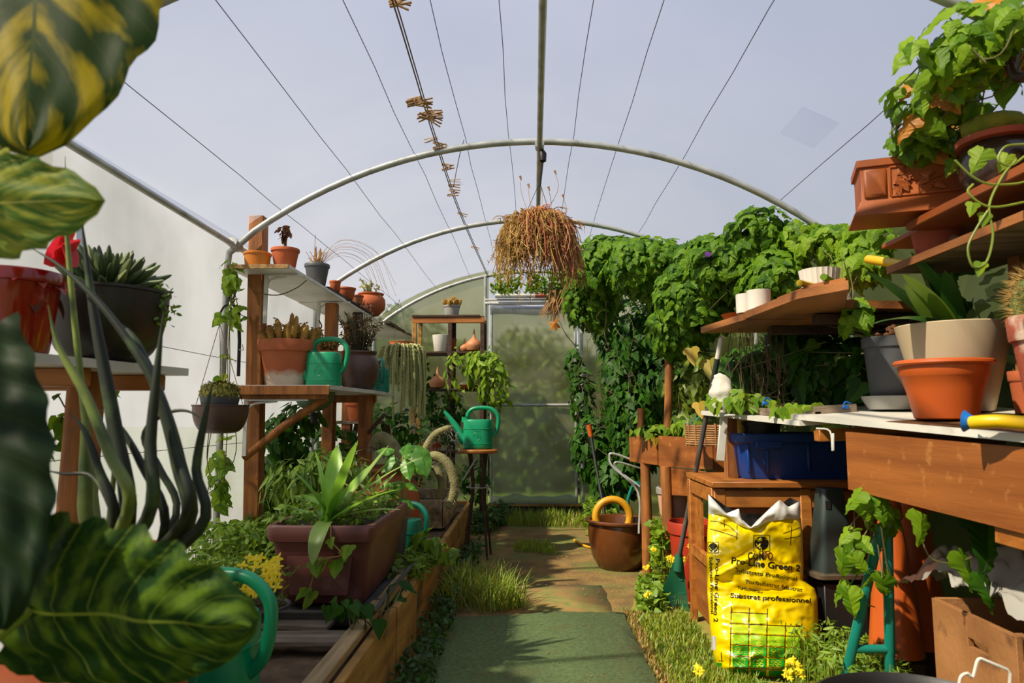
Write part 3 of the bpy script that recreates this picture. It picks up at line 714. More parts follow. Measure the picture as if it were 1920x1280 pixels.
# ------------------------------------------------------------------ watering cans
def watering_can(label, base, H, ang, mat, emblem=True, wide=1.0):
    base = V(base); root = thing('watering_can', label, 'watering can', base)
    Rm = Matrix.Rotation(ang, 4, 'Z')
    def T(x, y, z): return base+(Rm @ V((x*H, y*H, z*H)))
    prof_ = [(.93, 0), (.97, .02), (.98, .16), (1.0, .165), (1.0, .19), (.975, .195), (.97, .66), (1.0, .665), (1.0, .69), (.965, .695), (.955, .93), (.9, .985), (.80, 1.0), (.3, 1.0), (.28, .9), (0, .9)]
    m = M(); n = 36
    vs = []
    for r, z in prof_:
        for j in range(n):
            a = 2*PI*j/n; ca, sa = math.cos(a), math.sin(a); e = .75
            vs.append(T(.52*r*math.copysign(abs(ca)**e, ca), .40*wide*r*math.copysign(abs(sa)**e, sa), z))
    k = len(prof_); m.add(vs, [(i*n+j, i*n+(j+1) % n, (i+1)*n+(j+1) % n, (i+1)*n+j) for i in range(k-1) for j in range(n)]+[tuple(range(n))[::-1]])
    body_ = part('body', m, mat, root)
    part('spout', M().tube([T(*p) for p in cat([(-.36, 0, .22), (-.56, 0, .36), (-.74, 0, .68), (-.96, 0, 1.0), (-1.2, 0, 1.28)], 4)], [(.20-.145*i/16)*H for i in range(17)], 14), mat, root)
    part('handle', M().tube([T(*p) for p in cat([(-.38, 0, .93), (-.36, 0, 1.18), (-.2, 0, 1.35), (.1, 0, 1.40), (.45, 0, 1.36), (.68, 0, 1.15), (.70, 0, .85), (.62, 0, .55), (.46, 0, .38)], 5)], .072*H, 12), mat, root)
    part('filler_neck', M().lathe([(.16*H, -.1*H), (.15*H, .08*H), (.17*H, .1*H), (.13*H, .1*H), (.12*H, -.05*H)], T(-.42, 0, 1.0), 18), mat, root)
    if emblem:
        e = []
        for j in range(25):
            a = 2*PI*j/24; e.append(T(.13*math.cos(a), -.385*wide, .42+.13*math.sin(a)))
        m = M().tube(e, .010*H, 5, cap=False)
        e = [T(.07*math.cos(a_), -.388*wide, .43+.06*math.sin(a_)) for a_ in [x/12*2*PI-.8 for x in range(10)]]
        m.tube(e, .010*H, 5); m.tube([T(0.02, -.388*wide, .35), T(.04, -.388*wide, .43)], .01*H, 5)
        part('emblem', m, mat, body_)
        m = M()
        for j in range(6): m.box(T(-.06+.035*j, -.385*wide, .60), (.02*H, .02*H, .035*H), bev=0)
        part('embossed_mark', m, mat, body_)
    return root

# ------------------------------------------------------------------ left racks
ZU, ZL = 1.67, 1.085
rk = thing('plant_rack', 'tall timber plant rack with white laminate shelves on the left', 'shelf', (-1.25, 3.4, .25))
part('post', M().box((-1.40, 3.46, 1.1), (.075, .075, 1.72), Matrix.Rotation(-.02, 3, 'Y')), 'wood_post', rk)
part('post', M().box((-1.27, 4.30, .95), (.07, .07, 1.38)), 'wood_post', rk)
part('post', M().box((-1.03, 4.25, .66), (.075, .075, .82)), 'wood_post', rk)
part('post', M().box((-1.42, 5.28, 1.0), (.07, .07, 1.3)), 'wood_post', rk)
part('post', M().box((-1.22, 4.75, 1.5), (.06, .06, .3)), 'dark_wood', rk)
for (x0, x1, y0, y1, z) in ((-1.49, -1.185, 3.28, 4.30, ZU), (-1.49, -1.185, 4.305, 5.35, ZU-.004)):
    part('upper_shelf', M().box(((x0+x1)/2, (y0+y1)/2, z-.009), (x1-x0, y1-y0, .018), bev=.002), 'white_board', rk)
part('upper_shelf', M().prism([(-1.48, 5.36), (-1.17, 5.36), (-1.12, 6.4), (-1.45, 6.4)], ZU-.03, ZU-.012), 'white_board', rk)
part('shelf_edge', M().box((-1.337, 3.276, ZU-.009), (.305, .008, .02), bev=.001), 'board_edge', rk)
part('top_board', M().prism([(-1.38, 3.95), (-1.187, 3.95), (-1.18, 5.1), (-1.36, 5.1)], ZU+.002, ZU+.016), 'dark_wood', rk)
for i in range(6):
    y = 5.4+i*.165; part('slat', M().prism([(-1.45, y), (-1.14+R.uniform(-.02, .02), y), (-1.13, y+.155), (-1.45, y+.155)], ZU-.01, ZU+.005+.004*(i % 2)), 'dark_wood', rk)
part('lower_shelf', M().prism([(-1.46, 3.26), (-.965, 3.26), (-.93, 4.0), (-.93, 4.62), (-1.4, 4.62)], ZL-.02, ZL), 'white_board', rk)
part('shelf_edge', M().prism([(-1.46, 3.25), (-.965, 3.25), (-.965, 3.26), (-1.46, 3.26)], ZL-.045, ZL-.004), 'wood_post', rk)
part('cross_beam', M().bar((-1.40, 3.30, ZL-.045), (-.99, 3.30, ZL-.045), .05, .045), 'wood_post', rk)
part('cross_beam', M().bar((-1.3, 4.3, ZL-.045), (-.98, 4.3, ZL-.045), .05, .045), 'wood_post', rk)
part('diagonal_brace', M().tube([A(458, 858, 3.36), A(530, 800, 3.33), A(612, 745, 3.34)], [.018, .021, .019], 10), 'wood_post', rk)
part('diagonal_brace', M().bar(A(722, 776, 4.3), A(690, 812, 4.2), .02, .02), 'dark_wood', rk)
def bracket(x, y, z, hz, vt, root, mat='white_steel', dy=0):
    m = M(); m.bar((x, y, z-.006), (x+hz, y+dy, z-.006), .02, .008, bev=.001); m.bar((x, y, z-.004), (x, y, z-vt), .02, .008, up=V((0, 1, 0)), bev=.001)
    m.tube(cat([(x+hz*.5, y, z-.01), (x+hz*.08, y, z-.03), (x+.006, y, z-vt*.4)], 5), .006, 6)
    return part('shelf_bracket', m, mat, root)
bracket(-1.35, 3.42, ZU-.02, .2, .25, rk); bracket(-1.37, 3.28, ZL-.066, .3, .27, rk); bracket(-1.35, 4.28, ZU-.02, .2, .22, rk)
# hooks and iron bracket on the front post
ib = thing('iron_bracket', 'black wrought iron hanging bracket on the front left post', 'bracket', A(448, 700, 3.38))
m = M(); m.tube([A(447, 575, 3.38), A(449, 640, 3.38), A(447, 705, 3.38)], .009, 8)
m.tube(cat([A(447, 590, 3.38), A(425, 572, 3.34), A(412, 590, 3.33), A(414, 605, 3.33)], 6), .005, 6)
m.tube(cat([A(447, 600, 3.37), A(436, 588, 3.35), A(430, 598, 3.35), A(434, 604, 3.35), A(437, 598, 3.35)], 5), .004, 6)
m.tube(cat([A(440, 575, 3.36), A(432, 562, 3.36), A(428, 548, 3.36)], 4), [.008]*8+[.004], 6); m.tube([A(436, 565, 3.36), A(442, 546, 3.36)], .005, 6)
m.lathe([(0, -.014), (.012, -.006), (.013, .006), (0, .014)], A(436, 563, 3.36), 8)
part('scroll_bracket', m, 'iron', ib)
part('hook', M().tube(cat([A(447, 655, 3.38), A(456, 656, 3.34), A(454, 645, 3.34)], 4), .0025, 5), 'steel', ib)

# second low slatted bench beneath the rack (far)
bn = thing('slatted_bench', 'low weathered slatted bench standing behind the lower left shelf', 'bench', (-1.2, 5.2, .26))
for i in range(5): part('slat', M().box((-1.28+.0*i, 4.95+.11*i, .885), (.58, .09, .018), bev=.002), 'wood_grey', bn)
for x in (-1.5, -1.05):
    part('leg', M().bar((x, 4.97, .875), (x+.12, 4.97, .27), .035, .03, up=V((0, 1, 0))), 'wood_grey', bn); part('leg', M().bar((x+.14, 5.35, .875), (x, 5.35, .27), .035, .03, up=V((0, 1, 0))), 'wood_grey', bn)
# ------------------------------------------------------------------ pots on the upper shelf
zt = ZU+.001
pot('plastic_pot', 'shallow amber plastic pot at the front corner of the upper left shelf', (-1.375, 3.36, zt), .075, .068, .058, 'plastic_amber', 'lip')
p1 = pot('terracotta_pot', 'terracotta pot with a withered brown stem on the upper left shelf', (-1.25, 3.40, zt), .105, .07, .05, 'terracotta', 'lip')
part('stem', M().tube(cat([(-1.25, 3.40, zt+.09), (-1.252, 3.4, zt+.14), (-1.248, 3.4, zt+.18)], 4), .008, 8), 'dry_leaf', p1)
res = [(frame(rv(1), V((R.uniform(-.6, .6), R.uniform(-.6, .6), -1)), V((-1.252, 3.4, zt+.20))+rv(.028), .05*R.uniform(.6, 1.2)), i) for i in range(26)]
foliage(p1, res, 'oval', 'dry_leaf', 14, 'dry_leaf', 'dry_leaves')
p2 = pot('plastic_pot', 'grey plastic pot with arching dry straw on the upper left shelf', (-1.255, 3.93, zt+.016), .125, .072, .05, 'plastic_grey', 'lip')
m = M()
b0 = V((-1.255, 3.93, zt+.12))
for i in range(26):
    a = R.uniform(0, 2*PI); L_ = R.uniform(.06, .2); q = b0+V((math.cos(a)*L_*.5, math.sin(a)*L_*.3, L_*R.uniform(.5, 1))); m.tube(cat([b0+rv(.02), (b0+q)/2+rv(.02), q], 4), .0016, 4)
for i in range(9): q_ = R.uniform(-.05, .05); m.tube(cat([b0+rv(.01), b0+V((.12, .05, .13+q_)), b0+V((.27+q_, .12, .09+q_*.7)), b0+V((.36+q_*1.6, .15, -.05-.1*R.random()))], 6), .0009, 4)
for i in range(14): q = b0+V((R.uniform(-.02, .03), 0, R.uniform(.05, .13))); m.tube([b0+rv(.015), q], [.008, .003], 5)
part('dry_stalks', m, 'straw', p2, kind='stuff')
pot('terracotta_pot', 'small square-looking terracotta pot behind the grey straw pot', (-1.205, 4.13, zt+.016), .065, .035, .03, 'terracotta', 'lip')
pot('terracotta_pot', 'terracotta pot stacked in another, middle of the upper left shelf', (-1.215, 4.42, zt+.016), .075, .062, .045, 'terracotta', 'lip')
pot('terracotta_pot', 'plain small terracotta pot next to the spilled dry moss', (-1.20, 4.62, zt+.016), .06, .05, .04, 'terracotta_dust', 'lip')
mats = [(frame(rv(1), rv(1), V((-1.21, 4.86, zt+.035))+V((R.uniform(-.05, .05), R.uniform(-.1, .1), R.uniform(-.02, .03))), .035), 1) for _ in range(90)]
dm = thing('dry_plant', 'clump of dry moss and twigs lying on the upper left shelf', 'plant', (-1.21, 4.86, zt+.016)); foliage(dm, mats, 'lance', 'dry_leaf', 0)
p3 = pot('glazed_pot', 'round red-brown glazed pot with pale succulent on the far upper shelf', (-1.235, 5.18, zt+.016), .17, .095, .065, 'plastic_red' if 0 else 'terracotta', 'urn')
MATS['terracotta'].node_tree
def fuzzy_stems(root, c, n, h, spread, mat, r=.006, leaf=.02, kind='oval', per=18, stem='stem'):
    ms = M(); mats = []
    for i in range(n):
        a = R.uniform(0, 2*PI); s = R.uniform(.2, 1)*spread; hh = h*R.uniform(.5, 1.1)
        p0 = V(c)+V((math.cos(a), math.sin(a), 0))*s*.35; p1_ = V(c)+V((math.cos(a)*s, math.sin(a)*s, hh)); pm_ = (p0+p1_)/2+V((0, 0, hh*.12))
        cc = cat([p0, pm_, p1_], 6); ms.tube(cc, r*.4, 5)
        for _ in range(per):
            t = R.random(); q = cc[int(t*(len(cc)-1))]; u = rv(1).normalized()
            mats.append((frame(rv(1)+V((0, 0, .5)), u+V((0, 0, .6)), q, leaf*R.uniform(.6, 1.2)), R.random()))
    part(stem, ms, 'vinestem', root, kind='stuff'); foliage(root, mats, kind, mat, 0)
fuzzy_stems(p3, (-1.235, 5.18, zt+.17), 11, .13, .1, 'donkey', leaf=.028)
single('dry_twig', M().tube(cat([A(598, 600, 3.75), A(603, 612, 3.75), A(596, 622, 3.75), A(600, 630, 3.75)], 4), .004, 5), 'dry_leaf', 'curled dry twig hanging under the upper left shelf', 'twig', A(598, 600, 3.75))
single('dry_twig', M().tube(cat([A(475, 548, 3.4), A(520, 553, 3.4), A(555, 540, 3.5), A(575, 525, 3.55)], 5), .003, 5), 'vinestem', 'thin tendril strung beneath the upper left shelf', 'twig', A(475, 548, 3.4))
# ------------------------------------------------------------------ lower shelf
zl = ZL+.001
def cactus_clump(root, c, n, rad, h, mat, r=.012):
    for i in range(n):
        a = i*2.4; s = rad*math.sqrt((i+.5)/n); x, y = c[0]+s*math.cos(a), c[1]+s*math.sin(a); hh = h*R.uniform(.6, 1.1)*(1.1-.5*s/rad)
        lean = V((math.cos(a), math.sin(a), 0))*s*.35; top = V((x, y, c[2]+hh))+lean; b = V((x, y, c[2]-.01))
        rr = r*R.uniform(.8, 1.2); m = M().tube([b, b+(top-b)*.3, b+(top-b)*.7, b+(top-b)*.93, top], [rr*.8, rr*1.1, rr*1.15, rr*.85, rr*.2], 8)
        for j in range(10):   # nubs
            t = R.uniform(.25, .98); q = b+(top-b)*t; an = R.uniform(0, 2*PI); u = V((math.cos(an), math.sin(an), .3)).normalized()
            m.tube([q+u*rr*.8, q+u*rr*1.7], [rr*.4, rr*.15], 5)
        part('cactus_stem', m, mat, root)
p4 = pot('terracotta_pot', 'large terracotta pot with whitened foot and brown columnar cactus clump', (-1.265, 3.52, zl), .235, .155, .105, 'terracotta_white', 'classic')
cactus_clump(p4, (-1.265, 3.52, zl+.21), 52, .135, .155, 'cactus_brown', .013)
watering_can('green plastic watering can on the lower left shelf, spout raised left', (-1.06, 3.48, zl), .172, -.12, 'can_green')
p5 = pot('terracotta_pot', 'mottled terracotta pot with rusty sedum behind the shelf watering can', (-1.21, 4.0, zl), .22, .13, .085, 'terracotta_dust', 'classic')
fuzzy_stems(p5, (-1.21, 4.0, zl+.2), 34, .12, .13, 'cactus_gold', leaf=.022, per=24)
p6 = pot('ceramic_jar', 'tall dark brown ceramic jar with dark spiky heather', (-1.02, 4.02, zl), .225, .10, .085, 'ceramic_brown', 'urn')
fuzzy_stems(p6, (-1.02, 4.02, zl+.21), 44, .23, .15, 'heather', leaf=.03, kind='lance', per=26)
m = M(); rt = watering_can('small ribbed teal watering can seen from behind at the shelf end', (-.985, 4.42, zl), .15, -1.15, 'can_teal', emblem=False)
m = M()
for j in range(6):
    z = zl+.03+j*.019; m.box((-.985-.018, 4.42-.073, z), (.075, .012, .008), Matrix.Rotation(-.1, 3, 'Z'), .002)
part('rib', m, 'can_teal', rt)
# donkey tail hanging plant
p7 = pot('hanging_pot', 'pot of pale donkey-tail succulent trailing long beaded strands', A(752, 668, 4.75), .1, .085, .06, 'terracotta_dust', 'bowl')
m = M(); c = A(755, 655, 4.75)
for i in range(120):
    a = R.uniform(0, 2*PI); rr = R.uniform(.06, .14); L_ = R.uniform(.12, .52)*(1.0 if math.cos(a) > -.3 else .5)
    p = c+V((math.cos(a)*.04, math.sin(a)*.04, .01)); q = c+V((math.cos(a)*rr, math.sin(a)*rr, .015)); e = q+V((math.cos(a)*.025, math.sin(a)*.02, -L_*.5)); f = e+V((R.uniform(-.015, .015), 0, -L_*.5))
    cc = cat([p, q, e, f], int(4+L_*26)); m.tube(cc, [(.0098 if i_ % 2 else .0052) for i_ in range(len(cc))], 5)
part('trailing_strands', m, 'donkey', p7, kind='stuff')
part('hanger', M().tube([c+V((-.07, 0, 0)), c+V((-.03, 0, .35))], .0015, 4).tube([c+V((.06, 0, 0)), c+V((-.03, 0, .35))], .0015, 4), 'wire', p7)
# upturned funnel bowl below the shelf
fb = thing('glass_funnel', 'pale green glass funnel hanging under the lower left shelf with black tap', 'funnel', A(590, 790, 3.75))
cc = A(590, 742, 3.75)
part('bowl', M().lathe([(.012, -.085), (.03, -.082), (.075, -.06), (.105, -.02), (.11, .03), (.107, .03), (.10, -.015), (.07, -.052), (.01, -.07)], cc, 28), 'glass_bowl', fb)
part('tap', M().lathe([(.008, -.15), (.018, -.145), (.02, -.11), (.026, -.105), (.026, -.088), (0, -.088)], cc, 16), 'rubber_black', fb)
pot('terracotta_pot', 'terracotta pot on the slatted bench under the shelf', (-1.28, 5.1, .895), .15, .11, .07, 'terracotta', 'classic')
# hanging bowl left
hb = pot('hanging_bowl', 'brown hanging bowl with a sedum mound by the front left post', A(412, 812, 3.05), .125, .118, .05, 'ceramic_brown', 'bowl')
c = A(412, 757, 3.05)
part('inner_pot', M().lathe([(.075, 0), (.085, .045), (.08, .045), (.07, 0)], c-V((0, 0, .012)), 24), 'plastic_grey', hb)
mats = [(frame(u+rv(.3), rv(1), c+V((u.x*.085, u.y*.085, .035+abs(u.z)*.06)), .022*R.uniform(.6, 1.2)), 1) for u in [V((R.gauss(0, 1), R.gauss(0, 1), R.gauss(0, 1))).normalized() for _ in range(900)]]
foliage(hb, mats, 'oval', 'sedum', 0)
for q in (A(368, 757, 3.05), A(455, 757, 3.1), A(415, 757, 3.15)): part('hanger_cord', M().tube([q, A(412, 606, 3.33)], .0016, 5), 'rope', hb)
# ------------------------------------------------------------------ near left bench
nb = thing('potting_bench', 'white-topped potting bench at the near left on a thick brown post', 'bench', (-1.3, 1.8, .25))
NBZ = 1.085
part('tabletop', M().prism([(-1.53, 1.10), (-1.16, 1.10), (-1.04, 2.06), (-1.53, 2.06)], NBZ-.022, NBZ), 'white_board', nb)
part('cross_beam', M().bar((-1.50, 1.70, NBZ-.045), (-1.12, 1.70, NBZ-.045), .05, .045), 'wood_orange', nb)
part('cross_beam', M().bar((-1.50, 2.02, NBZ-.045), (-1.10, 2.02, NBZ-.045), .05, .045), 'wood_orange', nb)
part('post', M().tube([(-1.23, 1.86, .24), (-1.225, 1.86, .7), (-1.22, 1.86, NBZ-.022)], [.052, .048, .046], 14), 'wood_post', nb)
rp = pot('glazed_pot', 'glossy red pot with a red-leaved bromeliad at the near left', (-1.18, 1.53, NBZ+.001), .185, .092, .070, 'plastic_red', 'lip')
c = V((-1.17, 1.54, NBZ+.17))
for i in range(12):
    a = i*2.4; e = .2+.1*(i % 4)
    strap(rp, c, (math.cos(a)*math.cos(e), math.sin(a)*math.cos(e), math.sin(e)), .11, .035, 'brome_pink', 1.0, .3, 6)
for i, (px, py, L_) in enumerate(((118, 470, .09), (150, 455, .07), (128, 440, .08), (100, 430, .07))):
    b = A(95+12*i, 500, 1.5); t = A(px+10, py-25, 1.5); strap(rp, b, (t-b), L_*1.15, .055, 'brome_red', .2, .35, 6, 'bract')
for i in range(8):
    a = R.uniform(0, 2*PI); strap(rp, c+V((0, 0, -.01)), (math.cos(a), math.sin(a), .3), .12, .04, 'dry_leaf', 2.2, .4, 7, 'dry_leaf')
bw = pot('black_bowl', 'wide black ceramic bowl with a spiky agave rosette', (-1.155, 1.83, NBZ+.001), .195, .15, .06, 'bowl_black', 'bowl')
c = V((-1.155, 1.83, NBZ+.18))
for i in range(84):
    a = i*2.39996; f = i/83; e = .02+1.35*f; dr = V((math.cos(a)*math.cos(e), math.sin(a)*math.cos(e), math.sin(e))); L_ = .155*(1-.15*f)*R.uniform(.9, 1.08)
    b = c+V((math.cos(a), math.sin(a), 0))*.012; sd = dr.cross(V((0, 0, 1))).normalized() if abs(dr.z) < .999 else V((1, 0, 0)); nn = sd.cross(dr)
    m = M().tube([b, b+dr*L_*.35, b+dr*L_*.75, b+dr*L_*.96, b+dr*L_], [.007, .0115, .0105, .004, .0006], 6)
    part('leaf', m, 'agave_dark' if i % 3 else 'agave_edge', bw)
mats = [(frame(rv(1), rv(1), V((-1.015, 1.85, NBZ+.16))+V((R.uniform(-.04, .03), R.uniform(-.04, .03), R.uniform(-.06, .05))), .018), 1) for _ in range(120)]
foliage(bw, mats, 'oval', 'weed', 0, sname='trailing_sedum')
ck = thing('wall_clock', 'round grey dial with dark rim hanging under the eaves tube at left', 'clock', A(30, 290, 2.2))
c = A(38, 290, 2.2); ry = Matrix.Rotation(PI/2, 4, 'X')
part('dial', M().lathe([(0, 0), (.085, 0), (.085, .004), (0, .004)], c, 32, mat=Matrix.Rotation(.5, 4, 'Z') @ ry), 'plastic_ltgrey', ck)
part('rim', M().lathe([(.082, -.008), (.092, -.008), (.092, .012), (.082, .012)], c, 32, mat=Matrix.Rotation(.5, 4, 'Z') @ ry), 'face_grey', ck)
part('hand', M().bar(c+V((0, -.012, 0)), c+V((.025, -.012, .03)), .004, .002, bev=0), 'iron', ck)

mats = []
for _ in range(420):
    x, y = R.uniform(-.42, .6), R.uniform(2.3, 5.6); mats.append((frame(V((0, 0, 1))+rv(.35), rv(1), V((x, y, .016)), R.uniform(.006, .02)), 1))
single('leaf_litter', joined('lance', [q[0] for q in mats]), 'litter', 'scattered dry leaf bits and straw on the path and green runner', 'litter', (0, 3, 0), kind='stuff')
# ------------------------------------------------------------------ rectangular planter with agave in its tray
def rect_prof(root, name, mat, cx, cy, z0, lx, ly, prof_, ang=0, rc=.03, label=None):
    """prof_: list of (scale_x, scale_y, z); rounded rectangle rings"""
    m = M(); n = 6; Rz = Matrix.Rotation(ang, 3, 'Z')
    def ring(a, b, z):
        out = []
        for (sx_, sy_, st) in ((1, 1, 0), (-1, 1, 1), (-1, -1, 2), (1, -1, 3)):
            for j in range(n):
                t = (st+j/(n-1))*PI/2; r = min(rc, a*.5, b*.5)
                p = Rz @ V((sx_*(a-r)+r*math.cos(t), sy_*(b-r)+r*math.sin(t), 0)); out.append((cx+p.x, cy+p.y, z0+z))
        return out
    k = 4*n
    vs = []
    for a, b, z in prof_: vs += ring(a*lx/2, b*ly/2, z)
    m.add(vs, [(i*k+j, i*k+(j+1) % k, (i+1)*k+(j+1) % k, (i+1)*k+j) for i in range(len(prof_)-1) for j in range(k)]+[tuple(range(k))[::-1], tuple(range((len(prof_)-1)*k, len(prof_)*k))])
    return part(name, m, mat, root, label)
pl = thing('window_planter', 'large plum-brown rectangular planter full of agave and weeds on the raised bed', 'planter', (-.735, 2.74, .30))
rect_prof(pl, 'planter_box', 'plum', -.735, 2.74, .297, .37, .66, [(.76, .85, 0), (.78, .87, .01), (.93, .95, .20), (.94, .96, .21), (1.0, 1.0, .215), (1.03, 1.015, .235), (1.03, 1.015, .262), (1.0, 1.0, .27), (.91, .95, .27), (.90, .94, .24)], rc=.035)
rect_prof(pl, 'soil', 'soil', -.735, 2.74, .54, .33, .62, [(1, 1, 0), (.98, .98, .008), (.5, .5, .02)])
rect_prof(pl, 'recessed_panel', 'plum', -.735, 2.421, .335, .2, .008, [(1, 1, 0), (1.12, 1, .125), (1.12, 1, .128)], rc=.004)
c = V((-.72, 2.47, .57))
for i, (px, py, wd, ar, mt) in enumerate(((664, 845, .085, .1, 'agave_fresh'), (600, 862, .08, .35, 'agave_fresh'), (560, 890, .06, .5, 'agave_fresh'), (530, 945, .045, .6, 'agave_fresh'), (725, 915, .06, .5, 'agave_fresh'), (735, 950, .045, .4, 'agave_pale'), (640, 1012, .06, 2.0, 'agave_pale'),
                                          (630, 850, .07, .2, 'agave_fresh'), (690, 880, .06, .2, 'agave_fresh'), (712, 850, .035, .1, 'agave_pale'), (765, 855, .03, .6, 'agave_pale'), (575, 925, .05, .5, 'agave_fresh'))):
    t = A(px, py, 2.45 if i < 7 else 2.6)
    L_ = (t-c).length*(1.15 if ar < 1 else 1.5); dr = (t-c)+V((0, 0, ar*.35*L_)); 
    if i == 6: dr = V((-.05, -.5, .25)); L_ = .2
    strap(pl, c+V((R.uniform(-.01, .01), R.uniform(-.01, .01), 0)), dr, L_, wd, mt, ar if i != 6 else 2.6, .22, 9)
c = V((-.66, 2.86, .56))
for i in range(16):
    a = i*2.4; e = .7+.5*R.random(); strap(pl, c+V((R.uniform(-.08, .06), R.uniform(-.1, .1), 0)), (math.cos(a)*math.cos(e), math.sin(a)*math.cos(e), math.sin(e)), R.uniform(.14, .26), .026, R.choice(['agave', 'agave_pale', 'straw']), .7, .3, 7)
mats = []
for _ in range(650):
    p = V((-.735+R.uniform(-.16, .16), 2.74+R.uniform(-.3, .3), .55+.09*R.random()**1.3)); mats.append((frame(V((0, -.3, 1))+rv(.9), rv(1), p, R.uniform(.014, .036)), p.y))
foliage(pl, mats, 'ivy', 'weed', 60)
mats = [(frame(V((-.2, -.6, .8))+rv(.5), V((R.uniform(-.5, .5), -.2, -1)), A(px, py, 2.38), S(s, 2.38)), 0) for px, py, s in ((655, 1022, 32), (632, 1048, 44), (612, 1046, 40), (590, 1050, 38), (645, 1030, 24), (585, 1108, 36), (575, 1102, 30), (560, 1060, 26), (618, 1010, 22))]
foliage(pl, mats, 'lobed', 'vine_light', 20)
part('stem', M().tube(cat([A(620, 985, 2.4), A(622, 1015, 2.38), A(640, 1040, 2.37), A(600, 1052, 2.37), A(580, 1105, 2.37)], 5), .0022, 5), 'straw', pl)
tr = thing('planter_tray', 'dark grey plastic drip tray under the plum-brown planter', 'tray', (-.735, 2.73, .275))
rect_prof(tr, 'tray', 'tray_grey', -.735, 2.70, .268, .46, .86, [(.86, .92, 0), (.88, .93, .006), (.96, .97, .045), (1.0, 1.0, .048), (1.0, 1.0, .054), (.93, .96, .053), (.85, .91, .012)], rc=.05)
# pepper plant and tall terracotta pots further back
tp = pot('terracotta_pot', 'tall ribbed terracotta pot with pale hairy hanging cactus arms', (-.80, 3.72, .27), .40, .165, .10, 'terracotta_dust', 'urn')
part('broken_rim', M().lathe([(.152, .27), (.162, .275), (.164, .288), (.150, .29)], (-.80, 3.72, .27), 32, wob=.03), 'terracotta_old', tp)
def tailp(pts, r, root, nhair=420):
    cc = cat(pts, 8); k = len(cc); m = M().tube(cc, [r*(.75+.3*math.sin(PI*min(1, .25+.75*(i/k)))) for i in range(k-1)]+[r*.35], 10)
    arm = part('hairy_arm', m, 'tail', root); h = M(); vs = []; fs = []
    for _ in range(nhair):
        i = R.randrange(k); u = rv(1).normalized(); q = cc[i]+u*r*.7; e = q+u*r*.75+V((0, 0, -r*.3)); s = u.orthogonal().normalized()*.0009; o = len(vs); vs += [q-s, q+s, e]; fs.append((o, o+1, o+2))
    h.add(vs, fs); part('hairs', h, 'hair', arm, kind='stuff')
D = 3.65
tailp([A(790, 885, D), A(795, 850, D), A(815, 815, D), A(846, 800, D)], .020, tp)
tailp([A(790, 880, D), A(810, 855, D), A(838, 868, D), A(852, 900, D), A(850, 930, D), A(840, 952, D)], .026, tp)
tailp([A(785, 890, D), A(805, 868, D+.1), A(822, 885, D+.1), A(828, 910, D+.1), A(820, 936, D+.1)], .021, tp)
tailp([A(760, 880, D+.15), A(735, 835, D+.15), A(712, 820, D+.15), A(700, 840, D+.15)], .034, tp, 700)
tailp([A(765, 890, D), A(775, 860, D), A(792, 858, D), A(806, 870, D-.05)], .024, tp)
tailp([A(745, 890, D), A(750, 870, D-.1), A(768, 862, D-.15), A(778, 878, D-.18)], .02, tp)
pp = thing('pepper_plant', 'young upright pepper plant with broad fresh green leaves behind the planter', 'plant', (-.66, 3.12, .27))
part('inner_pot', M().lathe(pot_profile('lip', .25, .07, .05), (-.63, 3.16, .27), 20), 'tray_grey', pp)
part('stem', M().tube([A(758, 940, 3.1), A(757, 900, 3.1), A(755, 850, 3.1)], [.006, .006, .004], 7).tube([A(757, 900, 3.1), A(790, 880, 3.1)], .003, 5).tube([A(757, 880, 3.1), A(735, 860, 3.1)], .003, 5), 'vinestem_green', pp)
for px, py, tx, ty, sc in ((752, 850, 745, 822, 30), (752, 850, 780, 828, 36), (760, 850, 800, 822, 30), (745, 858, 718, 870, 34), (735, 850, 722, 886, 36), (785, 835, 797, 880, 56), (760, 860, 765, 885, 40), (770, 866, 800, 880, 30), (758, 905, 738, 900, 40), (760, 905, 778, 893, 26), (740, 845, 700, 832, 30), (765, 840, 775, 815, 26), (745, 935, 770, 945, 34), (735, 905, 725, 925, 40)):
    p = A(px, py, 3.1); t = A(tx, ty, 3.05)-p; leaf_obj('leaf', 'broad', 'pepper', frame(V((R.uniform(-.5, .4), -.7, .7)), t, p, S(sc*1.15, 3.1)), pp)
sl = thing('silver_plant', 'tangled silvery wiry dry plant behind the hairy cactus', 'plant', (-.62, 4.15, .27))
m = M(); c = A(835, 870, 4.0)
for _ in range(240):
    p = c+V((R.uniform(-.13, .07), R.uniform(-.08, .08), R.uniform(-.24, .20))); q = p+rv(.035); m.tube([p, (p+q)/2+rv(.012), q], .0012, 4, cap=False)
part('wiry_stems', m, 'silver', sl, kind='stuff')
watering_can('teal watering can half hidden behind the plum-brown planter', (-.63, 3.42-.03, .262), .185, -.35, 'can_teal')
watering_can('green watering can in the bottom left beside the big urn', (-.752, 1.66, .275), .215, -.2, 'can_green')
watering_can('green watering can with raised spout standing on the round stool', (-.375, 4.72, .716), .195, -.05, 'can_green')
# wooden crate behind on bed
cr_ = thing('wooden_crate', 'dark slatted wooden crate of dry soil at the far end of the bed', 'crate', (-.66, 4.6, .26))
for y in (4.3, 4.95): part('end_board', M().box((-.70, y, .34), (.3, .02, .17)), 'wood_cap', cr_)
for x in (-.85, -.55): part('side_board', M().box((x, 4.62, .34), (.02, .66, .16)), 'wood_cap', cr_)
part('soil', M().box((-.70, 4.62, .32), (.28, .63, .08), bev=.01), 'soil', cr_)
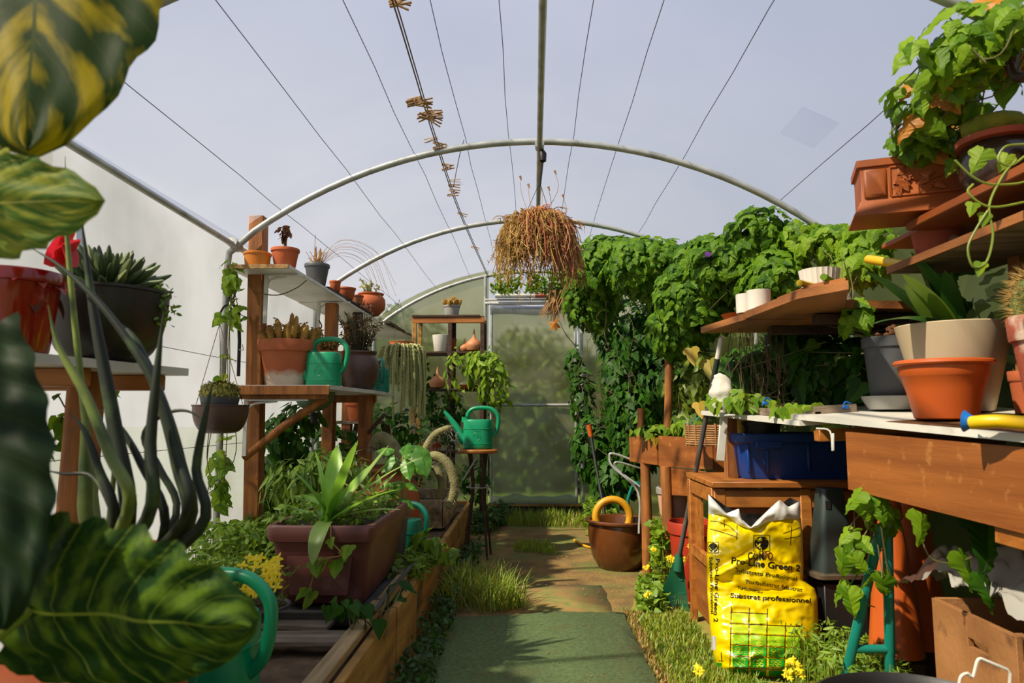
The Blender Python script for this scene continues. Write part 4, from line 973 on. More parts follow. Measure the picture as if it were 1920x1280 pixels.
# stool
st = thing('round_stool', 'small stool with round terracotta-coloured seat and bent metal legs', 'stool', (-.375, 4.72, 0))
part('seat', M().lathe([(0, 0), (.125, 0), (.135, .006), (.137, .018), (.13, .026), (0, .028)], (-.375, 4.72, .686), 32), 'wood_orange', st)
for a in (.7, 2.3, 3.9, 5.4):
    u = V((math.cos(a)*.085, math.sin(a)*.085, 0)); c = V((-.375, 4.72, 0)); part('leg', M().tube(cat([c+u*.9+V((0, 0, .686)), c+u*.55+V((0, 0, .45)), c+u*1.05+V((0, 0, .2)), c+u*1.3+V((0, 0, .005))], 5), .0075, 8), 'dark_wood', st)
part('ring', M().tube([V((-.375+.075*math.cos(x/16*2*PI), 4.72+.075*math.sin(x/16*2*PI), .46)) for x in range(17)], .004, 6, cap=False), 'steel', st)
part('wire_strap', M().tube([A(868, 900, 4.65), A(895, 855, 4.65)], .006, 6), 'steel', st)
# ------------------------------------------------------------------ back shelving unit
bs = thing('open_shelving', 'narrow brown wooden open shelving standing before the end film', 'shelf', (-.73, 6.1, 0))
X0, X1, XM, YA, YC = -1.03, -.44, -.72, 5.95, 6.25
for x in (X0, XM, X1):
    for y in (YA, YC): part('post', M().box((x, y, .9), (.035, .035, 1.78)), 'wood_bed' if x == X0 else 'dark_wood', bs)
for z in (1.475, 1.155, .62): part('shelf_board', M().box(((X0+X1)/2, 6.1, z), (X1-X0+.03, .33, .016), bev=.002), 'dark_wood', bs)
part('top_rail', M().box(((X0+X1)/2, YA-.005, 1.755), (X1-X0+.04, .03, .05)), 'wood_orange', bs)
part('shelf_board', M().box(((X0+X1)/2-.02, 6.1, 1.79), (X1-X0, .36, .018), bev=.002), 'dark_wood', bs)
q = pot('grey_pot', 'pale grey pot with a fuzzy golden cactus on top of the shelving', (-.72, 6.06, 1.80), .10, .075, .06, 'plastic_ltgrey', 'lip')
cactus_clump(q, (-.72, 6.06, 1.90), 16, .065, .075, 'cactus_gold', .015)
pot('white_pot', 'plain white tapered pot on the top compartment of the shelving', (-.80, 6.0, 1.484), .145, .082, .064, 'plastic_white', 'straight')
pot('terracotta_pot', 'terracotta pot half hidden behind the plain white pot', (-.765, 6.16, 1.484), .13, .08, .06, 'terracotta', 'straight')
def gourd(label, base, h, r, mat='gourd'):
    o = thing('onion_ornament', label, 'ornament', base); part('body', M().lathe([(.3*r, 0), (.8*r, .06*h), (r, .22*h), (.95*r, .36*h), (.6*r, .50*h), (.25*r, .60*h), (.14*r, .72*h), (.10*r, .88*h), (.03*r, h)], base, 24), mat, o); return o
gourd('small onion-shaped clay ornament with short tip, middle compartment', (-.60, 6.02, 1.484), .12, .055)
gourd('large onion-shaped clay ornament with long thin tip, upper right compartment', (-.515, 5.99, 1.484), .20, .075)
gourd('onion-shaped clay ornament in the lower left compartment of the shelving', (-.83, 5.98, 1.164), .19, .072)
q = thing('clay_saucer', 'terracotta saucer on the lower shelf board at right', 'saucer', (-.56, 6.0, 1.164)); part('dish', M().lathe([(.05, 0), (.085, .03), (.08, .03), (.04, .01)], (-.56, 5.96, 1.164), 24), 'terracotta', q)
q = thing('shell_ornament', 'white shell-like ornament lying in the terracotta saucer', 'ornament', (-.55, 5.96, 1.185)); part('body', M().tube(cat([(-.62, 5.96, 1.195), (-.56, 5.96, 1.205), (-.54, 5.96, 1.25), (-.525, 5.96, 1.29)], 5), [.006+.026*math.sin(PI*(.15+.8*i/15)) for i in range(16)], 10), 'plastic_white', q)
q, t_, r_ = potpx('potted_plant', 'leafy plant in a small pot on the bottom board of the shelving', 812, 772, 790, 5.9, 36, 26, 'terracotta', z=.63)
part('stem', M().tube([t_, t_+V((0, 0, .2))], .004, 5), 'vinestem_green', q)
mats = [(frame(V((0, -.5, .6))+rv(.7), V((R.uniform(-1, 1), R.uniform(-1, 1), -.4)), t_+V((R.uniform(-.14, .14), R.uniform(-.08, .08), R.uniform(.02, .32))), .09*R.uniform(.6, 1.2)), R.random()) for _ in range(70)]
foliage(q, mats, 'oval', 'vine_dark', 50)
v = vine('bindweed', 'bright bindweed climbing the right post of the wooden shelving', [(905, 690, 5.85, 38, 36, .1, 170), (925, 720, 5.85, 34, 50, .08, 110), (882, 675, 5.85, 28, 18, .06, 60), (850, 700, 5.9, 20, 50, .08, 40)], .075, 'vine_light', 60, 'oval', 8)
v = vine('bindweed', 'dark bindweed tangled at the foot of the wooden shelving', [(835, 770, 6.0, 40, 40, .1, 120), (885, 900, 5.7, 30, 45, .1, 110), (800, 720, 6.1, 20, 60, .05, 60)], .07, 'vine_dark', 30, 'oval', 6)
# ------------------------------------------------------------------ plants above the door
tb = thing('trough_plants', 'trough of leafy yellow-green cuttings on the lintel above the film door', 'plant', (0, 6.5, 2.14))
part('trough', M().tube([(-.36, 6.52, DZ+.045), (.02, 6.52, DZ+.045)], .022, 8), 'white_board', tb); part('trough', M().tube([(.02, 6.52, DZ+.045), (.36, 6.52, DZ+.045)], .024, 8), 'terracotta_old', tb)
mats = []; m = M()
for i in range(64):
    x = R.uniform(-.38, .42); hh = R.uniform(.10, .24); b = V((x, 6.52, DZ+.06)); t = b+V((R.uniform(-.04, .04), R.uniform(-.03, .03), hh)); m.tube([b, t], .002, 4)
    for _ in range(16): mats.append((frame(rv(1), rv(1)+V((0, 0, .7)), b+(t-b)*R.random(), .045*R.uniform(.6, 1.2)), 1))
part('stem', m, 'vinestem', tb, kind='stuff'); foliage(tb, mats, 'oval', 'vine_light', 0)
du = thing('dried_bundle', 'bundle of dried stalks hanging at the top right door corner', 'plant', A(1045, 560, 6.35))
m = M()
for _ in range(60):
    p = A(1045+R.uniform(-16, 14), 545, 6.35)+V((0, R.uniform(-.04, .04), 0)); m.tube([p, p+V((R.uniform(-.05, .02), 0, -.1)), p+V((R.uniform(-.12, .03), R.uniform(-.04, .04), R.uniform(-.3, -.18)))], [.007, .006, .002], 5)
part('stalks', m, 'straw', du, kind='stuff')
mats = [(frame(rv(1), rv(1), A(1045+R.uniform(-26, 20), 548+R.uniform(-16, 12), 6.33), .04), 1) for _ in range(120)]; foliage(du, mats, 'oval', 'weed_dark', 0)
ob = thing('orange_blossom', 'single orange blossom hanging on a thin stalk before the door film', 'flower', A(1040, 608, 6.2))
m = M().tube(cat([A(1048, 600, 6.2), A(1060, 625, 6.2), A(1080, 650, 6.3)], 4), .004, 5); part('stem', m, 'twig', ob)
for i in range(5): leaf_obj('petal', 'oval', 'amber_leaf', frame(V((math.cos(i*1.3)*.5, -1, .3)), V((math.cos(i*1.25), 0, math.sin(i*1.25)-.4)), A(1040, 606, 6.18), .075), ob)
# ------------------------------------------------------------------ hanging rhipsalis
hr = thing('hanging_basket', 'hanging basket of dry pinkish-tan drooping mistletoe cactus under the ridge', 'hanging basket', A(1007, 430, 3.95))
c = A(1007, 432, 3.95)
part('basket', M().lathe([(.04, -.09), (.09, -.05), (.105, .02), (.108, .035), (.098, .035), (.085, -.03)], c, 28), 'dark_wood', hr)
for dx in (-.095, .0, .095): part('hanger_wire', M().tube([c+V((dx, .03 if dx == 0 else 0, .03)), V((.04, 3.47 if 0 else 3.85, zroof(0)-.08))], .0018, 5), 'wire', hr)
part('hook_band', M().bar(c+V((-.11, -.11, -.02)), c+V((.10, -.11, -.02)), .004, .02, bev=0), 'wood_grey', hr)
for mt, lo, hi, n in (('rhips', 0, 2*PI, 900), ('rhips_pink', -1.9, .3, 260)):
    m = M()
    for i in range(n):
        a = R.uniform(lo, hi); rr = R.uniform(.03, .235); p = c+V((math.cos(a)*rr*.35, math.sin(a)*rr*.35, .05)); e = c+V((math.cos(a)*rr*.9, math.sin(a)*rr*.9, .10*math.sqrt(max(0, 1-(rr/.24)**2))+R.uniform(-.12, .03))); L_ = R.uniform(.04, .30)*(.5+.6*rr/.215)
        if rr < .08: L_ *= .35
        f = e+V((math.cos(a)*.03, math.sin(a)*.03, -L_*.5))+rv(.03); g = f+V((R.uniform(-.05, .05), R.uniform(-.04, .04), -L_*.5))
        m.tube(cat([p, e, f, g], 2), [.003, .003, .003, .0028, .0026, .0024, .0015], 4, cap=False)
        for _ in range(5): b = e+(g-e)*R.random(); m.tube([b, b+rv(.028)+V((0, 0, -.014))], [.0026, .0014], 4, cap=False)
    part('drooping_stems', m, mt, hr, kind='stuff')
m = M()
for px, py in ((975, 330), (990, 345), (1012, 335), (1040, 320), (1055, 365), (1028, 350)): m.tube(cat([c+rv(.03), A(px+5, py+40, 3.95), A(px, py, 3.95)], 4), .002, 4); m.tube([A(px, py, 3.95), A(px+3, py+8, 3.95)], [.008, .002], 5)
part('dry_stalks', m, 'straw', hr)
# ------------------------------------------------------------------ weeds and plants on the left bed
zb = .25
weeds('weed_patch', 'dense low green weeds on the bed around the front rack post', [(-1.35, 3.0, 0), (-1.2, 3.5, 0), (-1.1, 3.3, 0)], 3600, .042, 'weed', .2, z0=zb, rad=.24)
weeds('weed_patch', 'feathery light green weeds behind the yellow flowers', [(-1.3, 2.6, 0), (-1.1, 2.9, 0)], 1800, .03, 'weed', .13, 'lance', z0=zb, rad=.2)
weeds('weed_patch', 'low weeds spilling over the bed edge right of the tray', [(-.56, 2.95, 0), (-.52, 3.4, 0)], 900, .032, 'weed', .09, 'oval', z0=zb, rad=.09)
weeds('weed_patch', 'dark weeds below the slatted bench on the bed', [(-1.3, 4.6, 0), (-.95, 5.1, 0)], 1500, .05, 'weed_dark', .3, z0=zb, rad=.25)
weeds('weed_patch', 'dark weeds at the left foot of the film door', [(-.45, 5.6, 0), (-.3, 6.3, 0)], 900, .045, 'weed_dark', .16, z0=0, rad=.13)
weeds('weed_patch', 'shaded creeping weeds at the foot of the bed boards', [(-.42, 2.2, 0), (-.42, 4.9, 0)], 1100, .035, 'weed_dark', .09, z0=0, rad=.07)
vine('climbing_vine', 'bindweed climbing the tube and wall film beside the front left post', [(400, 600, 3.28, 22, 40, .05, 46), (425, 520, 3.28, 22, 30, .05, 22), (395, 680, 3.28, 24, 50, .05, 40), (400, 880, 3.28, 30, 80, .06, 95), (385, 740, 3.2, 16, 40, .05, 26), (440, 585, 3.3, 20, 25, .04, 14), (432, 500, 3.3, 14, 20, .04, 8)], .066, 'vine_light', 230, 'vineleaf', 12)
vine('leafy_shrub', 'dark leafy shrub growing behind the diagonal brace of the rack', [(520, 830, 3.9, 60, 60, .18, 380), (505, 900, 3.8, 55, 60, .2, 380), (560, 780, 4.0, 40, 30, .12, 90)], .075, 'vine_dark', 150, 'oval', 20, catg='shrub')
vine('leafy_shrub', 'mid-green serrated shrub right behind the agave planter', [(545, 905, 3.1, 50, 45, .12, 240), (600, 880, 3.2, 40, 40, .12, 170), (660, 880, 3.3, 30, 30, .1, 110)], .075, 'weed', 120, 'lance', 16, catg='shrub')
vine('climbing_vine', 'thin vine shoots against the left film below the near bench', [(95, 790, 1.95, 25, 60, .05, 12), (190, 720, 2.1, 30, 10, .04, 5)], .06, 'vine', 20, 'ivy', 4)
vine('climbing_vine', 'loose vine growing among the posts of the lower left rack', [(620, 850, 4.6, 60, 60, .15, 130), (730, 800, 4.9, 50, 50, .15, 110)], .07, 'vine_dark', 60, 'ivy', 10)
def flowers(name, label, pts, mat, sz, catg='flower', stem0=None, n=7):
    c = V(pts[0]); root = thing(name, label, catg, c); m = M()
    for p in pts:
        p = V(p); s = V(stem0) if stem0 else p+V((0, 0, -.12)); m.tube([s, p], .0015, 4)
        for i in range(n):
            q = p+rv(sz*.9)
            for k_ in range(4): leaf_obj('petal', 'oval', mat, frame(V((R.uniform(-.6, .4), -1, .7))+rv(.3), V((math.cos(k_*PI/2), 0, math.sin(k_*PI/2))), q, sz*.8), root)
    part('stem', m, 'vinestem_green', root, kind='stuff'); return root
fp = pot('flower_pot', 'low dark pot of bright yellow flowers by the bottom left watering can', (-.90, 2.32, .27), .06, .10, .08, 'tray_grey', 'lip')
for i in range(44):
    p = A(488+R.uniform(-34, 34), 1072+R.uniform(-32, 40), 2.25+R.uniform(-.06, .08))
    for k_ in range(4): leaf_obj('petal', 'oval', 'flower_yellow', frame(V((R.uniform(-.6, .4), -1, .7))+rv(.3), V((math.cos(k_*PI/2), 0, math.sin(k_*PI/2))), p, .020), fp)
mats = [(frame(rv(1)+V((0, 0, 1)), rv(1), A(488+R.uniform(-45, 45), 1100+R.uniform(-40, 40), 2.33), .03), 1) for _ in range(160)]; foliage(fp, mats, 'lance', 'weed', 0)
vine('trailing_shoot', 'thin leafy shoot trailing over the bed edge near the tray', [(640, 1135, 2.2, 50, 16, .03, 18), (745, 1110, 2.4, 22, 22, .02, 6), (700, 1165, 2.2, 16, 12, .02, 3)], .05, 'vine_dark', 40, 'ivy', 4)
vine('trailing_shoot', 'lobed leafy shoot hanging over the bed boards by the far tray end', [(835, 1035, 3.3, 28, 14, .04, 14), (800, 1010, 3.2, 30, 20, .05, 20)], .06, 'weed', 40, 'lobed', 3)
# ------------------------------------------------------------------ urn with tall spear leaves
ur = pot('terracotta_urn', 'big terracotta urn with tall dark cylindrical spear leaves at the lower left', (-.80, 1.32, .26), .43, .125, .11, 'terracotta', 'urn')
part('frilled_band', M().lathe([(.170, .235), (.183, .24), (.183, .25), (.168, .262)], (-.80, 1.32, .26), 40, wob=.05), 'terracotta', ur)
SP = [([(238, 980), (215, 800), (175, 580), (150, 388)], 16, 0, 1.22), ([(255, 985), (250, 800), (236, 700), (225, 560), (225, 640)], 1, 0, 1.2),
      ([(345, 975), (330, 850), (290, 720), (205, 590), (120, 505), (48, 458)], 10, 0, 1.18), ([(275, 975), (282, 830), (295, 690), (307, 583)], 13, 0, 1.15),
      ([(240, 960), (205, 850), (160, 740), (110, 650), (90, 572)], 12, 1, 1.1), ([(350, 985), (335, 870), (305, 760), (255, 640), (215, 600)], 15, 0, 1.25),
      ([(372, 995), (368, 880), (385, 780), (400, 712)], 11, 0, 1.2), ([(310, 980), (265, 870), (225, 800), (190, 768)], 9, 0, 1.25),
      ([(215, 975), (185, 880), (160, 810), (132, 775)], 10, 0, 1.2), ([(168, 990), (160, 900), (158, 830), (152, 790)], 14, 1, 1.3),
      ([(215, 975), (175, 895), (120, 888), (78, 880)], 5, 0, 1.2), ([(205, 980), (214, 870), (205, 765)], 6, 1, 1.35), ([(330, 965), (300, 880), (270, 820), (300, 780), (350, 770), (402, 800)], 7, 0, 1.4),
      ([(180, 960), (130, 500), (122, 293)], 8, 1, 1.45)]
for pts, wpx, pale, d in SP:
    if wpx == 1: continue
    b0 = V((-.80+R.uniform(-.06, .06), 1.32+R.uniform(-.05, .05), .60)); P = [b0]+[A(x, y, d) for x, y in pts]; cc = cat(P, 5); k = len(cc); r = S(wpx, d)
    part('spear_leaf', M().tube(cc, [r*max(.06, (1-(i/(k-1))**2.6)) for i in range(k)], 10), 'spear_pale' if pale else 'spear', ur)
# ------------------------------------------------------------------ big alocasia leaves in the foreground
el = thing('elephant_ear', 'huge yellow-green elephant-ear plant with broad leaves filling the left foreground', 'plant', (-.72, .42, 0))
def bigleaf(base, tip, half, sidev, nrm, mat, nu=34, nv=26, cup=.12, ripple=.012, veins=9, back=.22, asym=1.0, edge=.03):
    base = V(base); tip = V(tip); ax = tip-base; L_ = ax.length; ax = ax/L_; sidev = V(sidev); sidev = (sidev-ax*sidev.dot(ax)).normalized(); nrm = ax.cross(sidev)*(1 if ax.cross(sidev).dot(V(nrm)) > 0 else -1)
    def fn(u, v):
        x = (v-.5)*2; ax_ = abs(x); uu = -back*ax_**.6*1.0*(1-u)**2+u
        wd = half*(math.sin(PI*min(1, .30+.70*u))**.6 if u < 1 else 0)
        wd *= 1+edge*math.sin(uu*veins*2*PI*1.0+1)*ax_; 
        if x < 0: wd *= asym
        h = -cup*half*ax_**2+ripple*math.cos((uu-.55*ax_*.5)*veins*2*PI)*ax_*min(1, (1-u)*5)-cup*.9*half*u*u+.01*noise.noise(V((u*4, x*3, half)))
        return base+ax*L_*uu*1.0+sidev*wd*x-ax*0+nrm*h+ax*(-.0)*ax_+ax*L_*.16*ax_*(1-ax_)*(1-u)
    part('leaf', M().grid(fn, nu, nv), mat, el, smooth='all')
hubs = []
def bl(bpx, tpx, halfpx, side, mat, **k):
    b = A(*bpx); t = A(*tpx); bigleaf(b, t, S(halfpx, (bpx[2]+tpx[2])/2), side, (0, -1, .3), mat, **k); hubs.append(b)
bl((95, -330, .95), (35, 262, .80), 285, (1, .15, 0), 'ear_a', cup=.10, ripple=.006, veins=6, edge=.018)
bl((-330, 390, .90), (170, 374, .80), 140, (0, .25, -1), 'ear_b', cup=.12, ripple=.006, veins=9, edge=.06)
bl((-100, 700, .78), (-10, 1180, .72), 150, (1, .2, 0), 'ear_c', cup=.15, ripple=.006, veins=5, edge=.03)
bl((55, 1142, .86), (452, 1192, .80), 188, (0, .35, -1), 'ear_d', cup=.16, ripple=.008, veins=6, edge=.035, back=.35)
gb = V((-.74, .40, .16))
for h in hubs: part('stalk', M().tube(cat([gb, gb+(h-gb)*.5+V((-.06, .02, .1)), h], 8), [.016-.008*i/16 for i in range(17)], 8), 'vinestem_green', el)
part('pot', M().lathe(pot_profile('classic', .2, .14, .10), (-.74, .40, .262), 28), 'terracotta', el)
# ------------------------------------------------------------------ RIGHT: near table
def xe(y): return .775+(3.25-y)*.19
def zt_(x, y): return .962+(y-3.25)*.047+.06*(x-xe(y))
def slab(m, plan, th, dz=0):
    return m.prism(plan, [zt_(x, y)+dz-th for x, y in plan], [zt_(x, y)+dz for x, y in plan])
wt = thing('work_table', 'long white laminate potting table on the right with a chipped edge', 'table', (1.2, 2.4, 0))
part('tabletop', slab(M(), [(xe(3.25), 3.25), (xe(2.46), 2.46), (1.5, 2.46), (1.5, 3.25)], .018), 'white_board', wt)
part('tabletop', slab(M(), [(xe(2.46)-.005, 2.52), (xe(1.2)-.005, 1.2), (1.5, 1.2), (1.5, 2.52)], .018, .02), 'white_board', wt)
part('worn_board', slab(M(), [(xe(2.05)+.012, 2.05), (xe(1.2)+.02, 1.2), (1.49, 1.2), (1.49, 2.05)], .0, .0215), 'chipboard', wt)
part('under_beam', M().bar((xe(2.4)+.03, 2.42, .875), (1.48, 2.42, .9), .05, .04), 'wood_orange', wt)
part('post', M().box((xe(3.1)+.06, 3.1, .47), (.05, .05, .94)), 'wood_post', wt)
part('post', M().box((1.45, 3.1, .48), (.06, .06, .96)), 'wood_post', wt)
part('post', M().box((1.45, 1.4, .44), (.06, .06, .88)), 'wood_post', wt)
m = M(); a = A(1352, 778, 3.02); m.bar(A(1358, 780, 3.0), A(1351, 864, 3.0), .035, .012, up=V((0, 1, 0)), bev=.003); m.bar(A(1358, 780, 3.0), A(1372, 778, 2.8), .03, .008)
part('shelf_bracket', m, 'white_steel', wt)
m = M(); m.bar(A(1562, 812, 2.26), A(1562, 845, 2.26), .006, .01, up=V((0, 1, 0))); m.tube(cat([A(1530, 803, 2.3), A(1556, 808, 2.28), A(1561, 845, 2.262)], 4), .003, 6); part('shelf_bracket', m, 'white_steel', wt)
# trough with brown board front
tg = thing('trough_bed', 'raised trough of brown plywood boards beneath the near end of the white table', 'trough', (1.2, 1.8, .5))
def wallb(p, q, z0, z1, th=.018):
    p = V(p); q = V(q); n = (q-p).normalized(); s = V((n.y, -n.x))*th
    return [(p.x, p.y), (q.x, q.y), (q.x+s.x, q.y+s.y), (p.x+s.x, p.y+s.y)], z0, z1
P, Q = (xe(2.23)+.012, 2.23), (xe(1.1)+.012, 1.1)
pln = [P, Q, (Q[0]+.018, Q[1]), (P[0]+.018, P[1])]
part('front_board', M().prism(pln, [.715, .655, .655, .715], [zt_(*P)-.022, zt_(*Q)-.002, zt_(*Q)-.002, zt_(*P)-.022]), 'ply_brown', tg)
part('end_board', M().prism([(P[0]+.02, 2.212), (1.46, 2.212), (1.46, 2.23), (P[0]+.02, 2.23)], .715, .89), 'ply_brown', tg)
part('bottom_board', M().prism([(P[0]+.03, 2.2), (Q[0]+.03, 1.1), (1.46, 1.1), (1.46, 2.2)], [.72, .665, .665, .72], [.735, .68, .68, .735]), 'ply_brown', tg)
part('lower_batten', M().bar((xe(1.72)+.04, 1.72, .67), (xe(1.2)+.04, 1.2, .64), .03, .05), 'wood_orange', tg)
# cabinet / crate behind the sack
cb = thing('wooden_cabinet', 'low orange-brown panelled wooden cabinet behind the yellow sack', 'cabinet', (1.1, 3.1, 0))
cx0, cx1, cy0, cy1, cz = .735, 1.48, 2.90, 3.34, .675
part('top', M().box(((cx0+cx1)/2, (cy0+cy1)/2-.01, cz-.012), (cx1-cx0+.03, cy1-cy0+.04, .024)), 'wood_orange', cb)
for x in (cx0+.02, 1.10, cx1-.02): part('stile', M().box((x, cy0, cz/2-.012), (.045, .025, cz-.03)), 'wood_orange', cb)
for z in (cz-.07, .42, .05): part('rail', M().box(((cx0+cx1)/2, cy0+.002, z), (cx1-cx0, .022, .07)), 'wood_orange', cb)
part('panel', M().box(((cx0+cx1)/2, cy0+.015, cz/2), (cx1-cx0-.02, .01, cz-.06), bev=0), 'ply_brown', cb)
for y in (cy0+.02, cy1-.02): part('stile', M().box((cx0, y, cz/2-.012), (.025, .05, cz-.03)), 'wood_orange', cb)
part('rail', M().box((cx0+.002, (cy0+cy1)/2, cz-.06), (.02, cy1-cy0, .06)), 'wood_orange', cb)
part('rail', M().box((cx0+.002, (cy0+cy1)/2, .33), (.02, cy1-cy0, .05)), 'wood_orange', cb)
part('panel', M().box((cx0+.012, (cy0+cy1)/2, .19), (.01, cy1-cy0-.04, .25), bev=0), 'ply_brown', cb)
part('panel', M().box((cx0+.012, (cy0+cy1)/2+.12, .5), (.01, .16, .3), bev=0), 'wood_orange', cb)
# blue tub + black pot + yellow cone
bt = thing('storage_tub', 'deep blue rectangular plastic tub on top of the wooden cabinet', 'tub', (1.1, 3.12, cz))
rect_prof(bt, 'tub', 'blue', 1.11, 3.13, cz+.001, .50, .33, [(.88, .86, 0), (.9, .88, .01), (.97, .96, .145), (1.0, 1.0, .15), (1.02, 1.03, .155), (1.02, 1.03, .185), (1.0, 1.0, .19), (.95, .93, .19), (.86, .84, .02)], rc=.03)
for x in (.90, .98, 1.15, 1.32): part('rib', M().box((x, 2.972, cz+.09), (.012, .012, .12)), 'blue', bt)
part('handle', M().box((.98, 2.955, cz+.145), (.11, .022, .03)), 'blue', bt)
k_ = pot('black_pot', 'black plastic pot set in the blue tub under the white table', (1.0, 3.1, cz+.14), .10, .085, .07, 'rubber_black', 'lip')
co = thing('yellow_cone', 'upturned bright yellow plastic cone pot with a hook hole above the tub', 'cone', (.945, 3.16, cz+.15))
part('cone', M().lathe([(.085, 0), (.08, .01), (.055, .10), (.052, .115), (0, .12)], (.965, 3.2, cz+.13), 28), 'yellow_plastic', co)
part('hook', M().tube(cat([A(1405, 790, 3.05), A(1412, 800, 3.05), A(1408, 812, 3.05), A(1414, 816, 3.05)], 4), .003, 5), 'iron', co)
wk = thing('wicker_basket', 'low woven wicker basket half under the far end of the white table', 'basket', (.85, 3.42, .74))
m = M()
for i in range(9):
    z = .80+i*.011; m.tube([V((.93+.17*math.cos(x/20*2*PI), 3.50+.11*math.sin(x/20*2*PI), z)) for x in range(21)], .006, 5, cap=False)
part('weave', m, 'wicker', wk)
m = M()
for x in range(20): a = x/20*2*PI; m.tube([V((.93+.17*math.cos(a), 3.50+.11*math.sin(a), .79)), V((.93+.175*math.cos(a), 3.50+.115*math.sin(a), .90))], .005, 5)
part('stakes', m, 'wicker', wk)
# things on the table
def onz(x, y): return zt_(x, y)+(.0225 if y < 2.5 else .001)
x, y = 1.24, 2.42
s_ = thing('saucer', 'grey plastic saucer under the dark grey pot on the white table', 'saucer', (x, y, onz(x, y))); part('dish', M().lathe([(.085, 0), (.105, .035), (.108, .045), (.102, .045), (.09, .01)], (x, y, onz(x, y)), 36), 'plastic_ltgrey', s_)
g = pot('plastic_pot', 'dark grey plastic pot with a withered cactus on the white table', (x, y, onz(x, y)+.012), .235, .098, .076, 'plastic_grey', 'lip')
m = M()
for i in range(14): p = V((x-.01, y-.03, onz(x, y)+.24))+V((R.uniform(-.02, .02), R.uniform(-.02, .02), R.uniform(0, .04))); m.lathe([(0, -.012), (.011, -.004), (.011, .006), (0, .013)], p, 8)
for i in range(6): p = V((x-.06, y-.02, onz(x, y)+.22))+V((0, 0, .007*i)); m.lathe([(0, -.006), (.011, 0), (0, .008)], p, 8)
part('withered_cactus', m, 'dry_leaf', g)
x, y = 1.325, 2.22
cp = pot('cream_pot', 'large glossy cream pot holding a dark strap-leaved clivia', (x, y, onz(x, y)), .27, .162, .10, 'plastic_cream', 'straight')
c = V((x, y, onz(x, y)+.24))
for px, py, wd, ar, pale, dd in ((1622, 555, .055, .8, 0, 2.1), (1690, 505, .06, .35, 1, 2.1), (1715, 525, .06, .2, 1, 2.1), (1760, 505, .06, .1, 0, 2.12), (1790, 508, .055, .1, 0, 2.15), (1700, 470, .07, .5, 0, 2.2), (1650, 490, .065, .5, 0, 2.2), (1728, 468, .07, .3, 0, 2.25), (1745, 545, .055, .15, 1, 2.1), (1805, 540, .05, .2, 0, 2.15)):
    t = A(px, py, dd); dr = (t-c)+V((0, 0, ar*.10)); strap(cp, c+V((R.uniform(-.03, .03), R.uniform(-.03, .03), -.01)), dr, (t-c).length*1.04, wd, 'clivia_pale' if pale else 'clivia', ar, .2, 10)
x, y = 1.155, 1.99
pot('plastic_pot', 'bright orange plastic pot with rolled rim at the front of the white table', (x, y, onz(x, y)), .165, .122, .078, 'plastic_orange', 'rolled', n=48)
x, y = 1.40, 2.0
pot('terracotta_pot', 'small plain terracotta pot between cream pot and cactus pot', (x, y, onz(x, y)), .12, .052, .04, 'terracotta', 'classic')
x, y = 1.355, 1.79
ag = pot('terracotta_pot', 'aged crusted terracotta pot with a spiny golden barrel cactus', (x, y, onz(x, y)), .265, .125, .09, 'terracotta_old', 'classic', n=48)
c = V((x, y, onz(x, y)+.30))
m = M(); n = 40
vs = []; rr = .108
for i in range(13):
    ph = -PI/2+PI*i/12
    for j in range(n*2): a = 2*PI*j/(n*2); r = rr*(1+.06*(1 if j % 4 < 2 else -1)*math.cos(ph)); vs.append(c+V((r*math.cos(ph)*math.cos(a), r*math.cos(ph)*math.sin(a), rr*.95*math.sin(ph))))
k = n*2; m.add(vs, [(i*k+j, i*k+(j+1) % k, (i+1)*k+(j+1) % k, (i+1)*k+j) for i in range(12) for j in range(k)])
part('cactus_body', m, 'cactus_green', ag)
m = M(); vs = []; fs = []
for i in range(620):
    u = V((R.gauss(0, 1), R.gauss(0, 1), R.gauss(0, 1))).normalized()
    if u.z < -.3: continue
    p = c+u*rr
    for _ in range(4):
        d_ = (u+rv(.65)).normalized(); L_ = R.uniform(.02, .05); s = d_.orthogonal().normalized()*.0011; t = d_.cross(s); o = len(vs); vs += [p-s, p+s, p+t, p+d_*L_]; fs += [(o, o+1, o+3), (o+1, o+2, o+3), (o+2, o, o+3)]
m.add(vs, fs); part('spines', m, 'spine', ag, kind='stuff')
part('root_crust', M().tube(cat([(x-.06, y-.118, onz(x, y)+.2), (x-.055, y-.108, onz(x, y)+.12), (x-.075, y-.09, onz(x, y)+.03)], 6), .006, 6), 'wood_cap', ag)
nz_ = thing('hose_nozzle', 'yellow hose grip with a blue flared end lying on the table edge', 'nozzle', A(1870, 792, 1.6))
z0 = A(1870, 795, 1.62).z
part('grip', M().tube(cat([A(1822, 792, 1.66), A(1850, 790, 1.63), A(1890, 790, 1.60), A(1990, 800, 1.5)], 6), .0155, 14), 'yellow_plastic', nz_)
part('flare', M().tube([A(1831, 791, 1.655), A(1820, 790, 1.665), A(1808, 789, 1.675)], [.013, .016, .026], 18), 'blue_bright', nz_)
